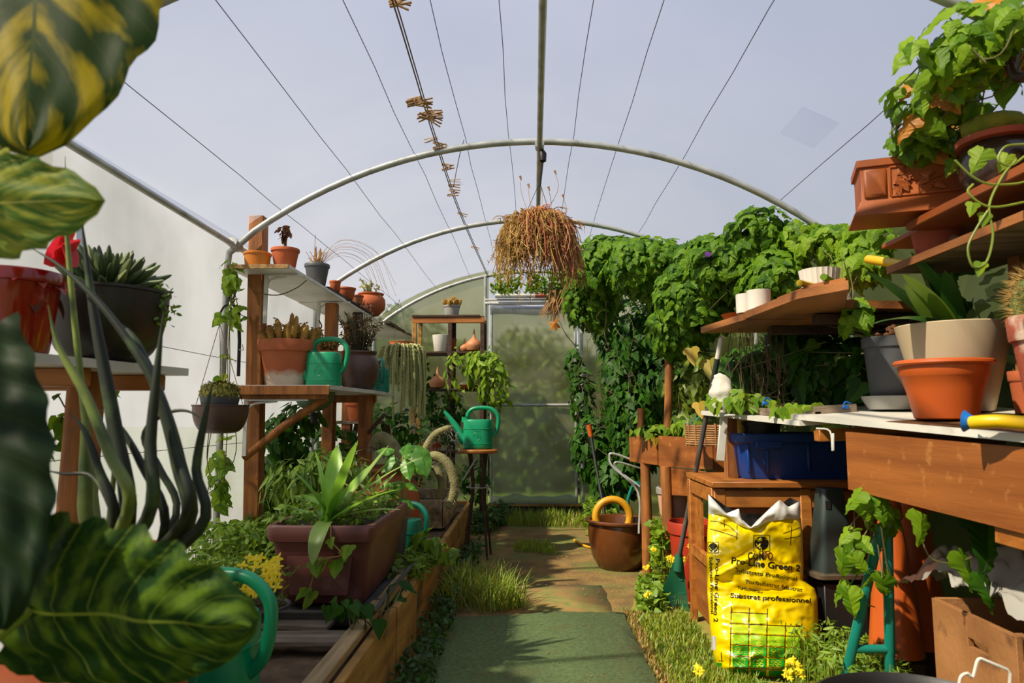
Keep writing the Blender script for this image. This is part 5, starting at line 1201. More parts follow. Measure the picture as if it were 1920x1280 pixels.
# soil board and clippings
sb = single('seed_tray', slab(M(), [(xe(3.1)+.03, 3.1), (xe(2.4)+.05, 2.4), (1.12, 2.4), (1.05, 3.1)], .0, .045), 'ply_shelf', 'x', 'tray', (.95, 2.7, .93))
bpy.data.objects.remove(sb)
tt = thing('seed_tray', 'shallow wooden tray filled with peat on the far table end', 'tray', (.95, 2.7, .93))
part('side_board', slab(M(), [(xe(3.1)+.03, 3.1), (xe(2.45)+.05, 2.45), (xe(2.45)+.07, 2.45), (xe(3.1)+.05, 3.1)], .026, .028), 'wood_grey', tt)
part('side_board', slab(M(), [(xe(2.45)+.05, 2.45), (1.12, 2.45), (1.12, 2.47), (xe(2.45)+.05, 2.47)], .026, .047), 'wood_grey', tt)
part('soil', slab(M(), [(xe(3.1)+.05, 3.1), (xe(2.47)+.07, 2.47), (1.11, 2.48), (1.08, 3.1)], .02, .024), 'soil_dry', tt)
wb = thing('paper_sack', 'crumpled white fabric bag standing at the far table end', 'bag', A(1355, 770, 2.98))
c = A(1357, 765, 2.98)
m = M(); n = 22; vs = []
for i in range(15):
    t = i/14; z = t*.15; r = .048*(math.sin(PI*min(1, .28+.72*t*.98))**.6 if t < 1 else 0)+.002
    for j in range(n): a = 2*PI*j/n; q = V((r*math.cos(a)*1.05, r*math.sin(a), z)); q += q*.0+V((math.cos(a), math.sin(a), 0))*.012*noise.noise(q*38); vs.append(c+q+V((-.012*t, 0, 0)))
m.add(vs, [(i*n+j, i*n+(j+1) % n, (i+1)*n+(j+1) % n, (i+1)*n+j) for i in range(14) for j in range(n)]); part('cloth', m, 'sack', wb, smooth='all')
for px, py, d in ((1435, 748, 2.7), (1585, 755, 2.45)):
    single('blue_clip', M().box(A(px, py+8, d), (.022, .014, .012)).tube(cat([A(px-6, py+12, d), A(px, py-2, d), A(px+10, py+2, d)], 4), .003, 6), 'blue_bright', 'small bright blue plastic clip among clippings, '+('left by the white bag' if px < 1500 else 'beside the grey saucer'), 'clip', A(px, py, d))
vine('trailing_vine', 'small vine shoots trailing across the peat tray on the white table', [(1400, 752, 2.9, 60, 12, .1, 46), (1520, 765, 2.6, 70, 8, .1, 50), (1385, 742, 2.85, 14, 16, .05, 14), (1340, 745, 3.0, 20, 16, .04, 16)], .055, 'vine_light', 150, 'lobed', 6)
# ------------------------------------------------------------------ middle shelf right
def xs(y): return .77+(3.19-y)*.146
ms = thing('plank_shelf', 'thick brown plank shelf above the white table on the right', 'shelf', (1.1, 2.6, 1.33))
part('plank', M().prism([(xs(3.19), 3.19), (xs(2.75), 2.75), (1.5, 2.75), (1.5, 3.19)], 1.318, 1.345), 'ply_shelf', ms)
part('plank', M().prism([(xs(2.745), 2.745), (.862, 2.26), (.95, 2.09), (1.10, 2.46), (1.5, 2.52), (1.5, 2.745)], 1.322, 1.35), 'ply_shelf', ms)
part('front_batten', M().prism([(xs(2.5)+.01, 2.5), (.90, 2.24), (.96, 2.13), (1.08, 2.46), (1.02, 2.6)], 1.351, 1.366), 'ply_shelf', ms)
part('support_beam', M().bar((1.0, 2.95, 1.30), (1.5, 2.95, 1.30), .05, .035), 'dark_wood', ms)
part('support_beam', M().bar((1.05, 2.6, 1.30), (1.5, 2.6, 1.30), .05, .035), 'dark_wood', ms)
part('rear_post', M().box((1.47, 2.95, .67), (.05, .05, 1.3)), 'wood_post', ms)
part('rear_post', M().box((1.47, 2.1, 1.0), (.05, .05, 1.2)), 'wood_post', ms)
pot('white_cup', 'plain white cylindrical cup on the middle right shelf', (.885, 2.72, 1.352), .078, .046, .044, 'plastic_white', 'straight')
pot('white_cup', 'second white cup tucked behind the plain cylindrical one', (.865, 2.81, 1.352), .078, .042, .04, 'plastic_white', 'straight')
rb = thing('ribbed_bowl', 'white ribbed round bowl on the middle right shelf', 'bowl', (1.005, 2.43, 1.368))
m = M(); n = 72; pr = [(.052, 0), (.06, .04), (.066, .078), (.067, .082), (.062, .082), (.056, .03), (0, .01)]; vs = []
for r, z in pr:
    for j in range(n): a = 2*PI*j/n; q = r*(1+(.035 if j % 3 == 0 and r > .05 else 0)); vs.append((1.005+q*math.cos(a), 2.43+q*math.sin(a), 1.368+z))
m.add(vs, [(i*n+j, i*n+(j+1) % n, (i+1)*n+(j+1) % n, (i+1)*n+j) for i in range(len(pr)-1) for j in range(n)]); part('bowl', m, 'plastic_white', rb)
st_ = thing('saucer', 'orange-brown clay saucer at the far end of the middle right shelf', 'saucer', (.90, 3.0, 1.346)); part('dish', M().lathe([(.06, 0), (.082, .025), (.086, .03), (.078, .03), (.06, .008)], (.90, 3.0, 1.346), 28), 'carved', st_)
for i, (x0, x1, dd, lb) in enumerate(((1495, 1545, 2.3, 'short bright yellow stick lying on the shelf batten, left one'), (1540, 1575, 2.2, 'yellow-green stick end on the shelf batten, right one'))):
    p, q = A(x0, 543+(-4 if i else 0), dd), A(x1, 537, dd); single('bamboo_stick', M().tube([V((p.x, p.y-.02, 1.378)), V((q.x, q.y+.06, 1.378))], .011, 10), 'yellow_plastic' if i == 0 else 'vine_light', lb, 'stick', p)
# ------------------------------------------------------------------ upper right shelves
us = thing('high_shelf', 'upper red-brown plank shelf at the right edge of the frame', 'shelf', (1.3, 1.8, 1.54))
part('plank', M().box((1.34, 1.64, 1.538), (.32, 1.09, .026)), 'ply_red', us)
part('plank', M().box((1.37, 2.33, 1.540), (.26, .26, .018)), 'ply_red', us)
part('support', M().box((1.47, 2.0, 1.30), (.05, .05, .46)), 'dark_wood', us)
ls = thing('lower_shelf', 'second lower dark plank shelf under the upper right one', 'shelf', (1.3, 1.8, 1.43))
part('plank', M().box((1.35, 1.78, 1.43), (.30, 1.13, .022)), 'wood_grey', ls); part('front_edge', M().box((1.198, 1.78, 1.43), (.008, 1.13, .024), bev=0), 'ply_shelf', ls)
yp = thing('yellow_pipe', 'yellow wrapped tube resting on the end of the lower plank', 'tube', A(1650, 490, 2.25)); z = 1.462
part('tube', M().tube([A(1628, 486, 2.5), A(1700, 497, 2.3)], .016, 14), 'yellow_plastic', yp); part('core', M().tube([A(1626, 485.5, 2.51), A(1628, 486, 2.498)], .011, 12), 'wood_cap', yp)
pot('terracotta_pot', 'wide pale terracotta pot squeezed between the two upper right shelves', (1.31, 2.24, 1.442), .09, .075, .062, 'terracotta_old', 'straight')
# carved box
cbx = thing('carved_planter', 'carved red-brown planter box with leaf relief on the high right shelf', 'planter', (1.22, 2.35, 1.57))
bang = -.33; BF = V((1.03, 2.16, 1.5655)); BRz = Matrix.Rotation(bang, 3, 'Z'); BL, BD = .29, .17
bc = BF+BRz @ V((BL/2, BD/2, 0)); bx, by, bz = bc.x, bc.y, bc.z
def bt_(x, y, z): return BF+BRz @ V((x, y, z))   # local: x along the front, y into the box
boxp = rect_prof(cbx, 'box', 'carved', bx, by, bz, BL, BD, [(1.13, 1.15, 0), (1.12, 1.14, .008), (1.04, 1.05, .028), (1.02, 1.03, .032), (1.0, 1.0, .045), (.97, .96, .05), (.97, .96, .155), (1.03, 1.04, .158), (1.03, 1.04, .18), (.93, .9, .18), (.92, .88, .16)], ang=bang, rc=.004)
rect_prof(cbx, 'soil', 'soil', bx, by, bz+.15, .26, .14, [(1, 1, 0), (1, 1, .015), (.5, .5, .02)], ang=bang)
fx, fy, fz = .046, .002, .103
def sq(w_, h_, y): return [(fx-w_, y, fz-h_), (fx+w_, y, fz-h_), (fx+w_, y, fz+h_), (fx-w_, y, fz+h_)]
m = M().add([bt_(*p) for p in sq(.032, .046, fy)+sq(.029, .043, fy-.006)+sq(.024, .037, fy-.006)+[(fx, fy-.030, fz-.012), (fx, fy-.030, fz+.016)]],
            [(0, 1, 5, 4), (1, 2, 6, 5), (2, 3, 7, 6), (3, 0, 4, 7), (4, 5, 9, 8), (5, 6, 10, 9), (6, 7, 11, 10), (7, 4, 8, 11), (8, 9, 12), (9, 10, 13, 12), (10, 11, 13), (11, 8, 12, 13)])
part('faceted_boss', m, 'carved', boxp, smooth='no')
m = M()
for z in (fz-.046, fz+.046): m.bar(bt_(fx+.042, fy, z), bt_(.275, fy, z), .006, .006, bev=.001)
m.bar(bt_(fx+.042, fy, fz-.046), bt_(fx+.042, fy, fz+.046), .006, .006, up=V((1, 0, 0)), bev=.001)
part('moulding', m, 'carved', boxp)
for i, (dx, dz, ang) in enumerate(((.06, .0, 1.9), (.075, -.012, 2.6), (.065, .022, .5), (.095, .008, -1.2), (.12, -.008, 1.6), (.145, .004, -.9), (.165, -.02, 2.2), (.06, -.022, 2.9))):
    leaf_obj('carved_leaf', 'lobed', 'carved', frame(BRz @ V((0, -1, 0)), BRz @ V((math.sin(ang), 0, math.cos(ang))), bt_(fx+dx, fy-.010, fz+dz), .03), boxp)
for dx, dz in ((.085, .02), (.092, -.018), (.13, .016), (.155, -.02), (.16, .014), (.15, -.028)): part('carved_berry', M().lathe([(0, -.007), (.0065, 0), (0, .007)], bt_(fx+dx, fy-.003, fz+dz), 8), 'carved', boxp)
part('carved_stem', M().tube(cat([bt_(fx+.05, fy-.002, fz-.01), bt_(fx+.09, fy-.003, fz+.006), bt_(fx+.13, fy-.003, fz-.006), bt_(fx+.18, fy-.002, fz+.004)], 5), .003, 5), 'carved', boxp)
jg = pot('glazed_pot', 'dark glazed jug-like pot with a mossy golden cactus on the high shelf', (1.31, 1.93, 1.553), .165, .085, .06, 'glaze_dark', 'urn')
part('clay_rim', M().lathe([(.084, .15), (.10, .152), (.102, .168), (.086, .17)], (1.31, 1.93, 1.553), 30), 'terracotta_old', jg)
m = M(); vs = []; n = 24; c = V((1.30, 1.92, 1.745))
for i in range(11):
    ph = -PI/2+PI*i/10
    for j in range(n): a = 2*PI*j/n; u = V((math.cos(ph)*math.cos(a)*.09, math.cos(ph)*math.sin(a)*.07, math.sin(ph)*.045)); vs.append(c+u*(1+.18*noise.noise(u*40)))
m.add(vs, [(i*n+j, i*n+(j+1) % n, (i+1)*n+(j+1) % n, (i+1)*n+j) for i in range(10) for j in range(n)]); part('mossy_cactus', m, 'moss', jg, smooth='all')
jg2 = pot('clay_jar', 'brown clay jar at the far right edge on the high shelf', (1.36, 1.62, 1.553), .20, .09, .07, 'terracotta_old', 'urn', ang=0)
cr2 = single('clay_ring', M().tube([A(1921, 105, 1.75)+V((.0, .045*math.cos(x/20*2*PI), .055*math.sin(x/20*2*PI))) for x in range(21)], .014, 8, cap=False), 'ceramic_brown', 'brown clay ring hanging at the upper right edge among leaves', 'ring', A(1921, 105, 1.75))
vine('climbing_vine', 'leafy bindweed cascading over the upper right planter from the hoop', [(1795, 90, 1.78, 95, 80, .10, 60), (1870, 45, 1.74, 75, 55, .10, 50), (1755, 185, 1.98, 90, 65, .10, 80), (1880, 110, 1.85, 50, 50, .08, 34), (1732, 265, 2.1, 72, 40, .07, 60), (1790, 240, 2.12, 40, 40, .05, 24)], .080, 'vine_top', 300, 'vineleaf', 26, alt='amber_leaf', r0=.2)
for i, (px, py, sz) in enumerate(((1885, 20, .10), (1860, 100, .13), (1890, 95, .07))):
    rt_ = thing('large_leaf', ['large amber vine leaf at the top right corner', 'large olive vine leaf with yellowing edge at the upper right', 'small orange withering leaf below the amber one'][i], 'leaf', A(px, py, 1.75))
    part('blade', joined('vineleaf', [frame(V((-.4, -1, .2)), V((-.5, 0, -.8 if i else .3)), A(px+8, py-30 if i else py-10, 1.75), sz)]), ['amber_leaf', 'vine_top', 'amber_leaf'][i], rt_)
tn = thing('tendril', 'pale green twining tendrils hanging in front of the right shelf planks', 'tendril', A(1860, 380, 1.6))
for pts in (((1790, 300), (1822, 330), (1855, 345), (1900, 345), (1925, 340)), ((1905, 300), (1880, 330), (1855, 385), (1862, 440), (1850, 490), (1825, 500), (1815, 465), (1830, 430), (1852, 395)), ((1925, 378), (1870, 388), (1840, 382), (1815, 360), (1825, 345)), ((1925, 270), (1885, 275), (1872, 300), (1895, 310), (1925, 290))):
    part('stem', M().tube(cat([A(x, y, 1.62) for x, y in pts], 6), .0028, 6), 'vinestem_green', tn)
for px, py in ((1825, 380), (1840, 492), (1848, 400)): leaf_obj('leaf', 'lobed', 'vine_light', frame(V((-.3, -1, .3)), V((-.3, 0, -1)), A(px, py, 1.62), .035), tn)
for px, py, s, d in ((1845, 300, 50, 1.7), (1890, 310, 36, 1.7), (1790, 320, 34, 2.0)): leaf_obj('leaf', 'vineleaf', 'vine_light', frame(V((-.5, -1, .3)), V((-.6, 0, -1)), A(px, py-20, d), S(s, d)), tn)
# ------------------------------------------------------------------ big vine masses
V1 = [(1130, 500, 5.0, 70, 60, .25, 806), (1215, 500, 4.6, 85, 55, .3, 992), (1110, 560, 5.2, 55, 60, .2, 558), (1255, 560, 4.6, 50, 50, .2, 403), (1085, 520, 5.3, 30, 50, .1, 186), (1165, 468, 4.9, 70, 22, .2, 403)]
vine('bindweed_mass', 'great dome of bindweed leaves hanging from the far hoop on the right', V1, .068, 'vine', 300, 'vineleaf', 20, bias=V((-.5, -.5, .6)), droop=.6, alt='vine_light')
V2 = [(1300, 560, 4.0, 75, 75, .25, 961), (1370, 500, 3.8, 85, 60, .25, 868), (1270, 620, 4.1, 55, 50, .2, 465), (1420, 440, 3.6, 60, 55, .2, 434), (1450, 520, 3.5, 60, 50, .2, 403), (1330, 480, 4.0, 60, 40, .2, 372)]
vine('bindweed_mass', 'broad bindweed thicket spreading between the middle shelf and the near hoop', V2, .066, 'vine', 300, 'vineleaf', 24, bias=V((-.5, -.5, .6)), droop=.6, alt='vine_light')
V3 = [(1560, 455, 3.2, 60, 35, .15, 150), (1640, 455, 3.0, 65, 40, .15, 190), (1610, 500, 2.9, 50, 30, .1, 110), (1500, 440, 3.4, 40, 30, .12, 80), (1600, 590, 2.5, 25, 30, .06, 16)]
vine('climbing_vine', 'bindweed leaves clustered behind the ribbed bowl and yellow tube', V3, .066, 'vine_top', 300, 'vineleaf', 24, alt='vine_light')
V4 = [(1165, 720, 5.2, 45, 110, .2, 525), (1110, 840, 5.3, 40, 60, .12, 250), (1190, 800, 5.0, 50, 90, .2, 475), (1240, 720, 4.8, 45, 80, .2, 375), (1090, 740, 5.6, 25, 50, .08, 100), (1150, 900, 5.0, 40, 45, .15, 300), (1210, 640, 4.9, 60, 60, .2, 375), (1165, 610, 5.7, 60, 70, .15, 412), (1250, 660, 5.2, 50, 90, .2, 250), (1075, 690, 5.7, 16, 40, .05, 50)]  # includes a blob of dark leaves added for the shade of the hollow
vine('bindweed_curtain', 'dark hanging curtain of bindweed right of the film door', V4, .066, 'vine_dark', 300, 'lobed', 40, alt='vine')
V5 = [(1290, 720, 4.2, 50, 60, .15, 90), (1310, 700, 4.0, 30, 60, .1, 40), (1290, 790, 4.1, 40, 20, .1, 50)]
vine('climbing_vine', 'vine with yellowing leaves round the rough post beside the middle shelf', V5, .07, 'vine_yellowing', 200, 'lobed', 12, alt='yellow_leaf')
V6 = [(1440, 690, 3.3, 90, 60, .1, 200), (1560, 690, 3.0, 80, 70, .08, 160), (1500, 640, 3.2, 60, 40, .08, 90), (1620, 700, 2.7, 30, 50, .05, 20), (1800, 540, 2.43, 60, 60, .02, 22)]
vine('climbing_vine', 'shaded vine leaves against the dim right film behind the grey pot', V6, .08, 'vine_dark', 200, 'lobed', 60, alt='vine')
V7 = [(1655, 965, 2.2, 25, 35, .04, 6), (1628, 935, 2.15, 28, 22, .04, 13), (1605, 1020, 2.2, 26, 45, .04, 7), (1650, 1070, 2.15, 22, 22, .04, 4), (1600, 1100, 2.25, 30, 26, .04, 6)]
vine('trailing_vine', 'bindweed leaves trailing over the teal trestle tubes below the trough', V7, .07, 'vine_top', 200, 'vineleaf', 10)
dkl = thing('trailing_vine', 'dark lobed leaves hanging before the white sheeting at right', 'climbing plant', A(1820, 1050, 1.95))
for px, py, s, mt in ((1850, 1010, 80, 'vine_dark'), (1800, 1060, 50, 'vine_top'), (1728, 985, 44, 'vine_top'), (1838, 1100, 50, 'vine_dark')): leaf_obj('leaf', 'vineleaf', mt, frame(V((-.3+.4*(s % 3), -1, .5)), V((-.5+.3*(s % 4), .1, -1)), A(px, py-s*.45, 1.9), S(s*1.3, 1.9)), dkl)
part('stem', M().tube(cat([A(1725, 1000, 1.92), A(1745, 1045, 1.9), A(1790, 1055, 1.9), A(1830, 1040, 1.9)], 6), .002, 5), 'vinestem', dkl)
m = M()
for i in range(90):
    p = A(R.uniform(1090, 1300), R.uniform(560, 760), R.uniform(4.7, 5.3)); q = p+V((R.uniform(-.1, .1), R.uniform(-.1, .1), -R.uniform(.1, .45))); m.tube(cat([p, (p+q)/2+rv(.05), q], 3), .002, 4, cap=False)
for i in range(60):
    p = A(R.uniform(1370, 1480), R.uniform(600, 680), R.uniform(3.0, 3.3)); q = p+V((R.uniform(-.05, .05), R.uniform(-.05, .05), -R.uniform(.1, .3))); m.tube(cat([p, (p+q)/2+rv(.03), q], 3), .0018, 4, cap=False)
single('dead_stems', m, 'twig', 'tangle of dead brown vine stems hanging inside the thicket', 'stems', A(1200, 650, 5), kind='stuff')
for i, (px, py, d) in enumerate(((1327, 478, 3.5), (1072, 452, 5.0), (1158, 480, 4.7))):
    o = thing('bindweed_flower', ['purple bindweed flower at the top of the thicket', 'purple bindweed flower right of the hanging basket', 'pinkish bindweed flower on the leafy dome'][i], 'flower', A(px, py, d))
    part('corolla', M().lathe([(.002, -.03), (.005, -.01), (.014, .006), (.017, .008)], A(px, py, d), 14, mat=Matrix.Rotation(1.2, 4, 'X')), 'flower_purple', o)
for i, (px, py, s) in enumerate(((1330, 690, 46), (1310, 770, 30), (1295, 668, 34))):
    o = thing('yellow_leaf', ['bright yellow leaf beside the rake handle', 'small yellow leaf lower on the vine by the post', 'yellow-green leaf just below the vine thicket'][i], 'leaf', A(px, py, 3.7)); leaf_obj('blade', 'lobed', 'yellow_leaf', frame(V((-.4, -1, .4)), V((.2, 0, -1)), A(px, py-15, 3.7), S(s, 3.7)), o)
# ------------------------------------------------------------------ far planter on the right
fpn = thing('raised_planter', 'raised planter of brown plywood boards on log legs beside the vine curtain', 'planter', (.75, 4.0, .5))
A1, A2 = (.585, 4.30), (.90, 3.52)
def brd(p, q, z0, z1, th=.02):
    d_ = V((q[0]-p[0], q[1]-p[1])).normalized(); s = (-d_.y*th*-1, d_.x*th*-1); return M().prism([p, q, (q[0]+abs(s[0]), q[1]+abs(s[1])*.3), (p[0]+abs(s[0]), p[1]+abs(s[1])*.3)], z0, z1)
mid_ = (.70, 4.0)
part('front_board', brd(A1, mid_, [.66]*4, .81), 'ply_brown', fpn); part('front_board', brd((.705, 3.98), (.90, 3.56), [.655, .67, .67, .655], .825), 'ply_brown', fpn)
part('lower_board', brd((.71, 3.97), (.90, 3.58), [.50, .53, .53, .50], .655), 'ply_brown', fpn)
part('end_board', M().box((1.1, 3.57, .74), (.38, .02, .17)), 'ply_brown', fpn)
part('soil', M().prism([(.61, 4.3), (.92, 3.59), (1.3, 3.59), (1.3, 4.3)], .76, .79), 'soil', fpn)
for p in ((.66, 4.18, .66), (.73, 3.90, .66), (.93, 3.62, .5), (1.25, 4.25, .76)): part('leg', M().tube([(p[0], p[1], 0), (p[0]+.004, p[1], p[2]*.5), (p[0], p[1], p[2])], [.030, .033, .030], 10), 'wood_post', fpn)
for px, t, b, d, rr in ((1202, 765, 822, 4.25, .022), (1254, 650, 820, 4.1, .024)):
    p, q = A(px, t, d), A(px-3, b, d); part('stake', M().tube([q, (p+q)/2+V((.004, 0, 0)), p], rr, 10), 'wood_post', fpn)
single('curled_leaf', joined('lobed', [frame(V((-.3, -1, 0)), V((0, 0, -1)), A(1228, 822, 3.98), .05)]), 'yellow_leaf', 'pale yellow curled leaf on the planter board corner', 'leaf', A(1228, 822, 3.98))
vine('small_weeds', 'weeds sprouting along the top of the far raised planter', [(1235, 808, 4.1, 50, 12, .1, 60), (1290, 800, 3.9, 30, 14, .1, 40)], .05, 'vine_light', 60, 'ivy', 3)
# brown pot + ring + hose + fork + frame
bp, _, _ = potpx('glazed_tub', 'big round brown glazed tub standing empty on the dirt path', 1161, 953, 1044, 4.45, 117, 78, 'glaze_brown', style='tub', z=.002, soil=None, n=56)
rg = single('orange_ring', M().tube([V((.50+.108*math.cos(x/24*2*PI), 4.50, .300+.108*math.sin(x/24*2*PI))) for x in range(25)], .024, 12, cap=False), 'hose_yellow', 'thick orange-yellow ring leaning inside the brown glazed tub', 'ring', (.51, 4.50, .25))
fk = thing('garden_fork', 'long-handled garden tool with an orange grip against the vine curtain', 'garden tool', A(1128, 940, 4.9))
part('shaft', M().tube([A(1108, 815, 5.0), A(1117, 870, 4.95), A(1131, 945, 4.85), A(1135, 985, 4.8)], .012, 8), 'rubber_black', fk); part('grip', M().tube([A(1104, 796, 5.0), A(1108, 818, 5.0)], [.019, .016], 10), 'handle_orange', fk)
part('head', M().tube([A(1128, 925, 4.88), A(1133, 945, 4.86)], .013, 8), 'blue', fk)
mf = thing('metal_frame', 'bent bare metal tube frame leaning by the raised planter', 'frame', A(1190, 900, 4.3))
part('bent_tube', M().tube(cat([A(1202, 868, 4.3), A(1150, 850, 4.32), A(1143, 858, 4.32), A(1150, 876, 4.3), A(1196, 922, 4.25), A(1198, 1000, 4.2)], 6), .007, 8), 'steel', mf); part('bent_tube', M().tube(cat([A(1202, 878, 4.4), A(1158, 866, 4.4), A(1156, 878, 4.4), A(1200, 912, 4.35)], 6), .006, 8), 'steel', mf)
hs = single('garden_hose', M().tube(cat([A(1180, 960, 4.5), A(1178, 935, 4.5), A(1192, 905, 4.5), A(1212, 925, 4.5), A(1218, 965, 4.5), A(1200, 990, 4.5)], 8), .011, 8), 'teal_tube', 'teal garden hose looped behind the brown tub', 'hose', A(1190, 930, 4.5))
hs = single('yellow_hose', M().tube(cat([(.30, 5.3, .012), (.38, 5.05, .012), (.52, 4.95, .012), (.75, 4.9, .012)], 8), .009, 6), 'hose_yellow', 'thin yellow hose lying on the ground left of the brown tub', 'hose', (.4, 5.05, 0))
hs = single('rope_tie', M().tube(cat([A(1320, 770, 3.9), A(1295, 800, 3.9), A(1270, 815, 3.95)], 6), .006, 6), 'teal_tube', 'short teal cord in the raised planter beside the wicker', 'cord', A(1295, 800, 3.9))
# bucket stack
pot('red_pot', 'tall red plastic plant pot on the ground below the planter', (.825, 3.72+.0, .002), .39, .125, .095, 'plastic_orange' if 0 else 'red_matte', 'lip')
ub = pot('upturned_pot', 'dark upturned pot carrying the beige bucket', (.80, 4.02, .002), .36, .10, .12, 'tray_grey', 'straight', soil=None)
bk = thing('paint_bucket', 'small beige bucket with a grey lid behind the tall red pot', 'bucket', (.80, 4.02, .365)); part('pail', M().lathe([(.085, 0), (.098, .13), (.098, .14)], (.80, 4.02, .364), 30), 'plastic_pink', bk); part('lid', M().lathe([(.1, .13), (.106, .135), (.106, .165), (.1, .17), (.09, .17), (.088, .155), (0, .155)], (.80, 4.02, .366), 30), 'plastic_ltgrey', bk)
# rake
rk_ = thing('leaf_rake', 'green plastic leaf rake leaning with its fan on the ground', 'rake', A(1262, 1080, 3.5))
hT, hB = A(1353, 632, 3.13), A(1272, 1050, 3.47)
def hp(t): return hT+(hB-hT)*t
part('handle', M().tube([hp(.2), hp(1)], .0115, 10), 'tray_grey', rk_); part('grip', M().tube([hp(0), hp(.012), hp(.09)], [.008, .0125, .012], 10), 'plastic_white', rk_, 'white worn grip'); part('sleeve', M().tube([hp(.09), hp(.2)], .0125, 10), 'dark_fig', rk_)
fanL, fanR = A(1232, 1126, 3.60), A(1290, 1128, 3.46); top_ = A(1272, 1046, 3.47)
part('socket', M().tube([top_+V((.004, 0, .02)), top_-V((.002, 0, .06))], [.018, .026], 10), 'rake_green', rk_)
for i in range(15):
    t = i/14; e = fanL+(fanR-fanL)*t; e.z = .008; s = top_+V((-.02+.04*t, 0, -.02)); part('tine', M().bar(s, e, .0075, .0035, up=V((.3, 1, 0)), bev=0), 'rake_green', rk_)
for t in (.5, .8): part('cross_band', M().bar(top_+(fanL-top_)*t, top_+(fanR-top_)*t, .004, .008, bev=0), 'rake_green', rk_)
# ------------------------------------------------------------------ under the trough at right
fg = thing('plant_protector', 'dark green-grey tapered plastic hood with a slot near its top', 'hood', A(1560, 1080, 2.76))
c = A(1562, 1078, 2.78)
part('block', M().box((c.x+.02, c.y+.02, c.z/2-.01), (.16, .16, c.z-.02)), 'rubber_black', fg)
rect_prof(fg, 'hood', 'dark_fig', c.x, c.y, c.z, .19, .15, [(1.0, 1.0, 0), (1.02, 1.02, .015), (.84, .84, .02), (.80, .80, .06), (.46, .5, .32), (.42, .46, .33)], ang=.1, rc=.03)
part('slot', M().box((c.x-.025, c.y-.043, c.z+.27), (.018, .01, .03), bev=0), 'rubber_black', fg)
for i, (x, y, h, rb_, rt_, zb_, lb) in enumerate(((1.205, 2.44, .50, .085, .035, .16, 'tall orange plastic cone behind the teal trestle, left'), (1.33, 2.56, .50, .12, .06, .16, 'wide dark orange plastic cone behind the teal trestle, right'))):
    o = thing('orange_cone', lb, 'cone', (x, y, zb_)); part('cone', M().lathe([(rb_, 0), (rb_*.97, .01), (rb_*.75, h*.45), (rt_*1.15, h*.8), (rt_, h*.86), (rt_*1.2, h*.88), (rt_*1.1, h*.97), (rt_, h), (0, h)], (x, y, zb_), 28), 'plastic_orange', o)
    part('brick', M().box((x, y, zb_/2-.01), (.13, .1, zb_-.02)), 'dark_wood', o)
ts = thing('trestle', 'teal painted tube trestle standing under the brown trough', 'trestle', (1.05, 2.25, 0))
lt, lb_, rt_, rb_ = A(1652, 985, 2.2), A(1578, 1300, 2.3), A(1663, 955, 2.2), A(1670, 1300, 2.28)
part('leg', M().tube([lt, lb_], .0155, 12), 'teal_tube', ts); part('leg', M().tube([rt_+(rb_-rt_)*.13, rb_], .0155, 12), 'teal_tube', ts); part('ferrule', M().tube([rt_, rt_+(rb_-rt_)*.13], .0145, 12), 'steel', ts, 'bare metal top sleeve')
part('crossbar', M().tube([lt+(lb_-lt)*.73, rt_+(rb_-rt_)*.755], .013, 12), 'teal_tube', ts)
wx = thing('wooden_box', 'open brown fibreboard box with a slot handle at the lower right', 'box', (1.33, 1.97, .1))
bx0, bx1, by0, by1, bz0, bz1 = 1.18, 1.50, 1.79, 2.15, .17, .41
# left face with a real handle slot
m = M(); y_a, y_b, z_a, z_b = 1.90, 1.985, .325, .350
m.box((bx0, (by0+y_a)/2, (bz0+bz1)/2), (.016, y_a-by0, bz1-bz0), bev=.001).box((bx0, (y_b+by1)/2, (bz0+bz1)/2), (.016, by1-y_b, bz1-bz0), bev=.001).box((bx0, (y_a+y_b)/2, (bz0+z_a)/2), (.016, y_b-y_a, z_a-bz0), bev=0).box((bx0, (y_a+y_b)/2, (z_b+bz1)/2), (.016, y_b-y_a, bz1-z_b), bev=0)
part('side_panel', m, 'boxwood', wx); part('side_panel', M().box(((bx0+bx1)/2, by0, (bz0+bz1)/2-.03), (bx1-bx0-.01, .016, bz1-bz0-.06), bev=.001), 'boxwood', wx)
part('side_panel', M().box(((bx0+bx1)/2, by1, (bz0+bz1)/2), (bx1-bx0-.01, .016, bz1-bz0), bev=.001), 'boxwood', wx); part('bottom_panel', M().box(((bx0+bx1)/2, (by0+by1)/2, bz0+.01), (bx1-bx0, by1-by0, .016), bev=0), 'boxwood', wx)
part('corner_batten', M().box((bx0+.02, by0+.02, (bz0+bz1)/2), (.025, .025, bz1-bz0)), 'boxwood', wx); part('foot', M().box((1.34, 1.97, .083), (.26, .32, .165)), 'dark_wood', wx)
# white sheeting
sh = thing('plastic_sheet', 'crumpled greyish white plastic sheeting bulging out of the wooden box', 'sheet', (1.33, 1.95, .3))
def crump(u, v):
    x = 1.195+.30*u; y = 2.42-.68*v; h = .355+.19*math.sin(PI*min(1, u*.85+.15))**.6*math.sin(PI*min(1, .3+.62*(1-v)))
    n_ = noise.noise(V((u*5, v*6, 1)))*.05+abs(noise.noise(V((u*9, v*9, 5))))*.05+abs(noise.noise(V((u*19, v*17, 2))))*.02
    if v > .86: h -= (v-.86)*1.1*min(1, max(0, u-.15)*4)
    return V((x-(.05 if u < .1 else 0)*0+n_*.5-.02, y+n_*.4, h+n_))
part('film', M().grid(crump, 46, 64), 'sheet', sh, smooth='all')
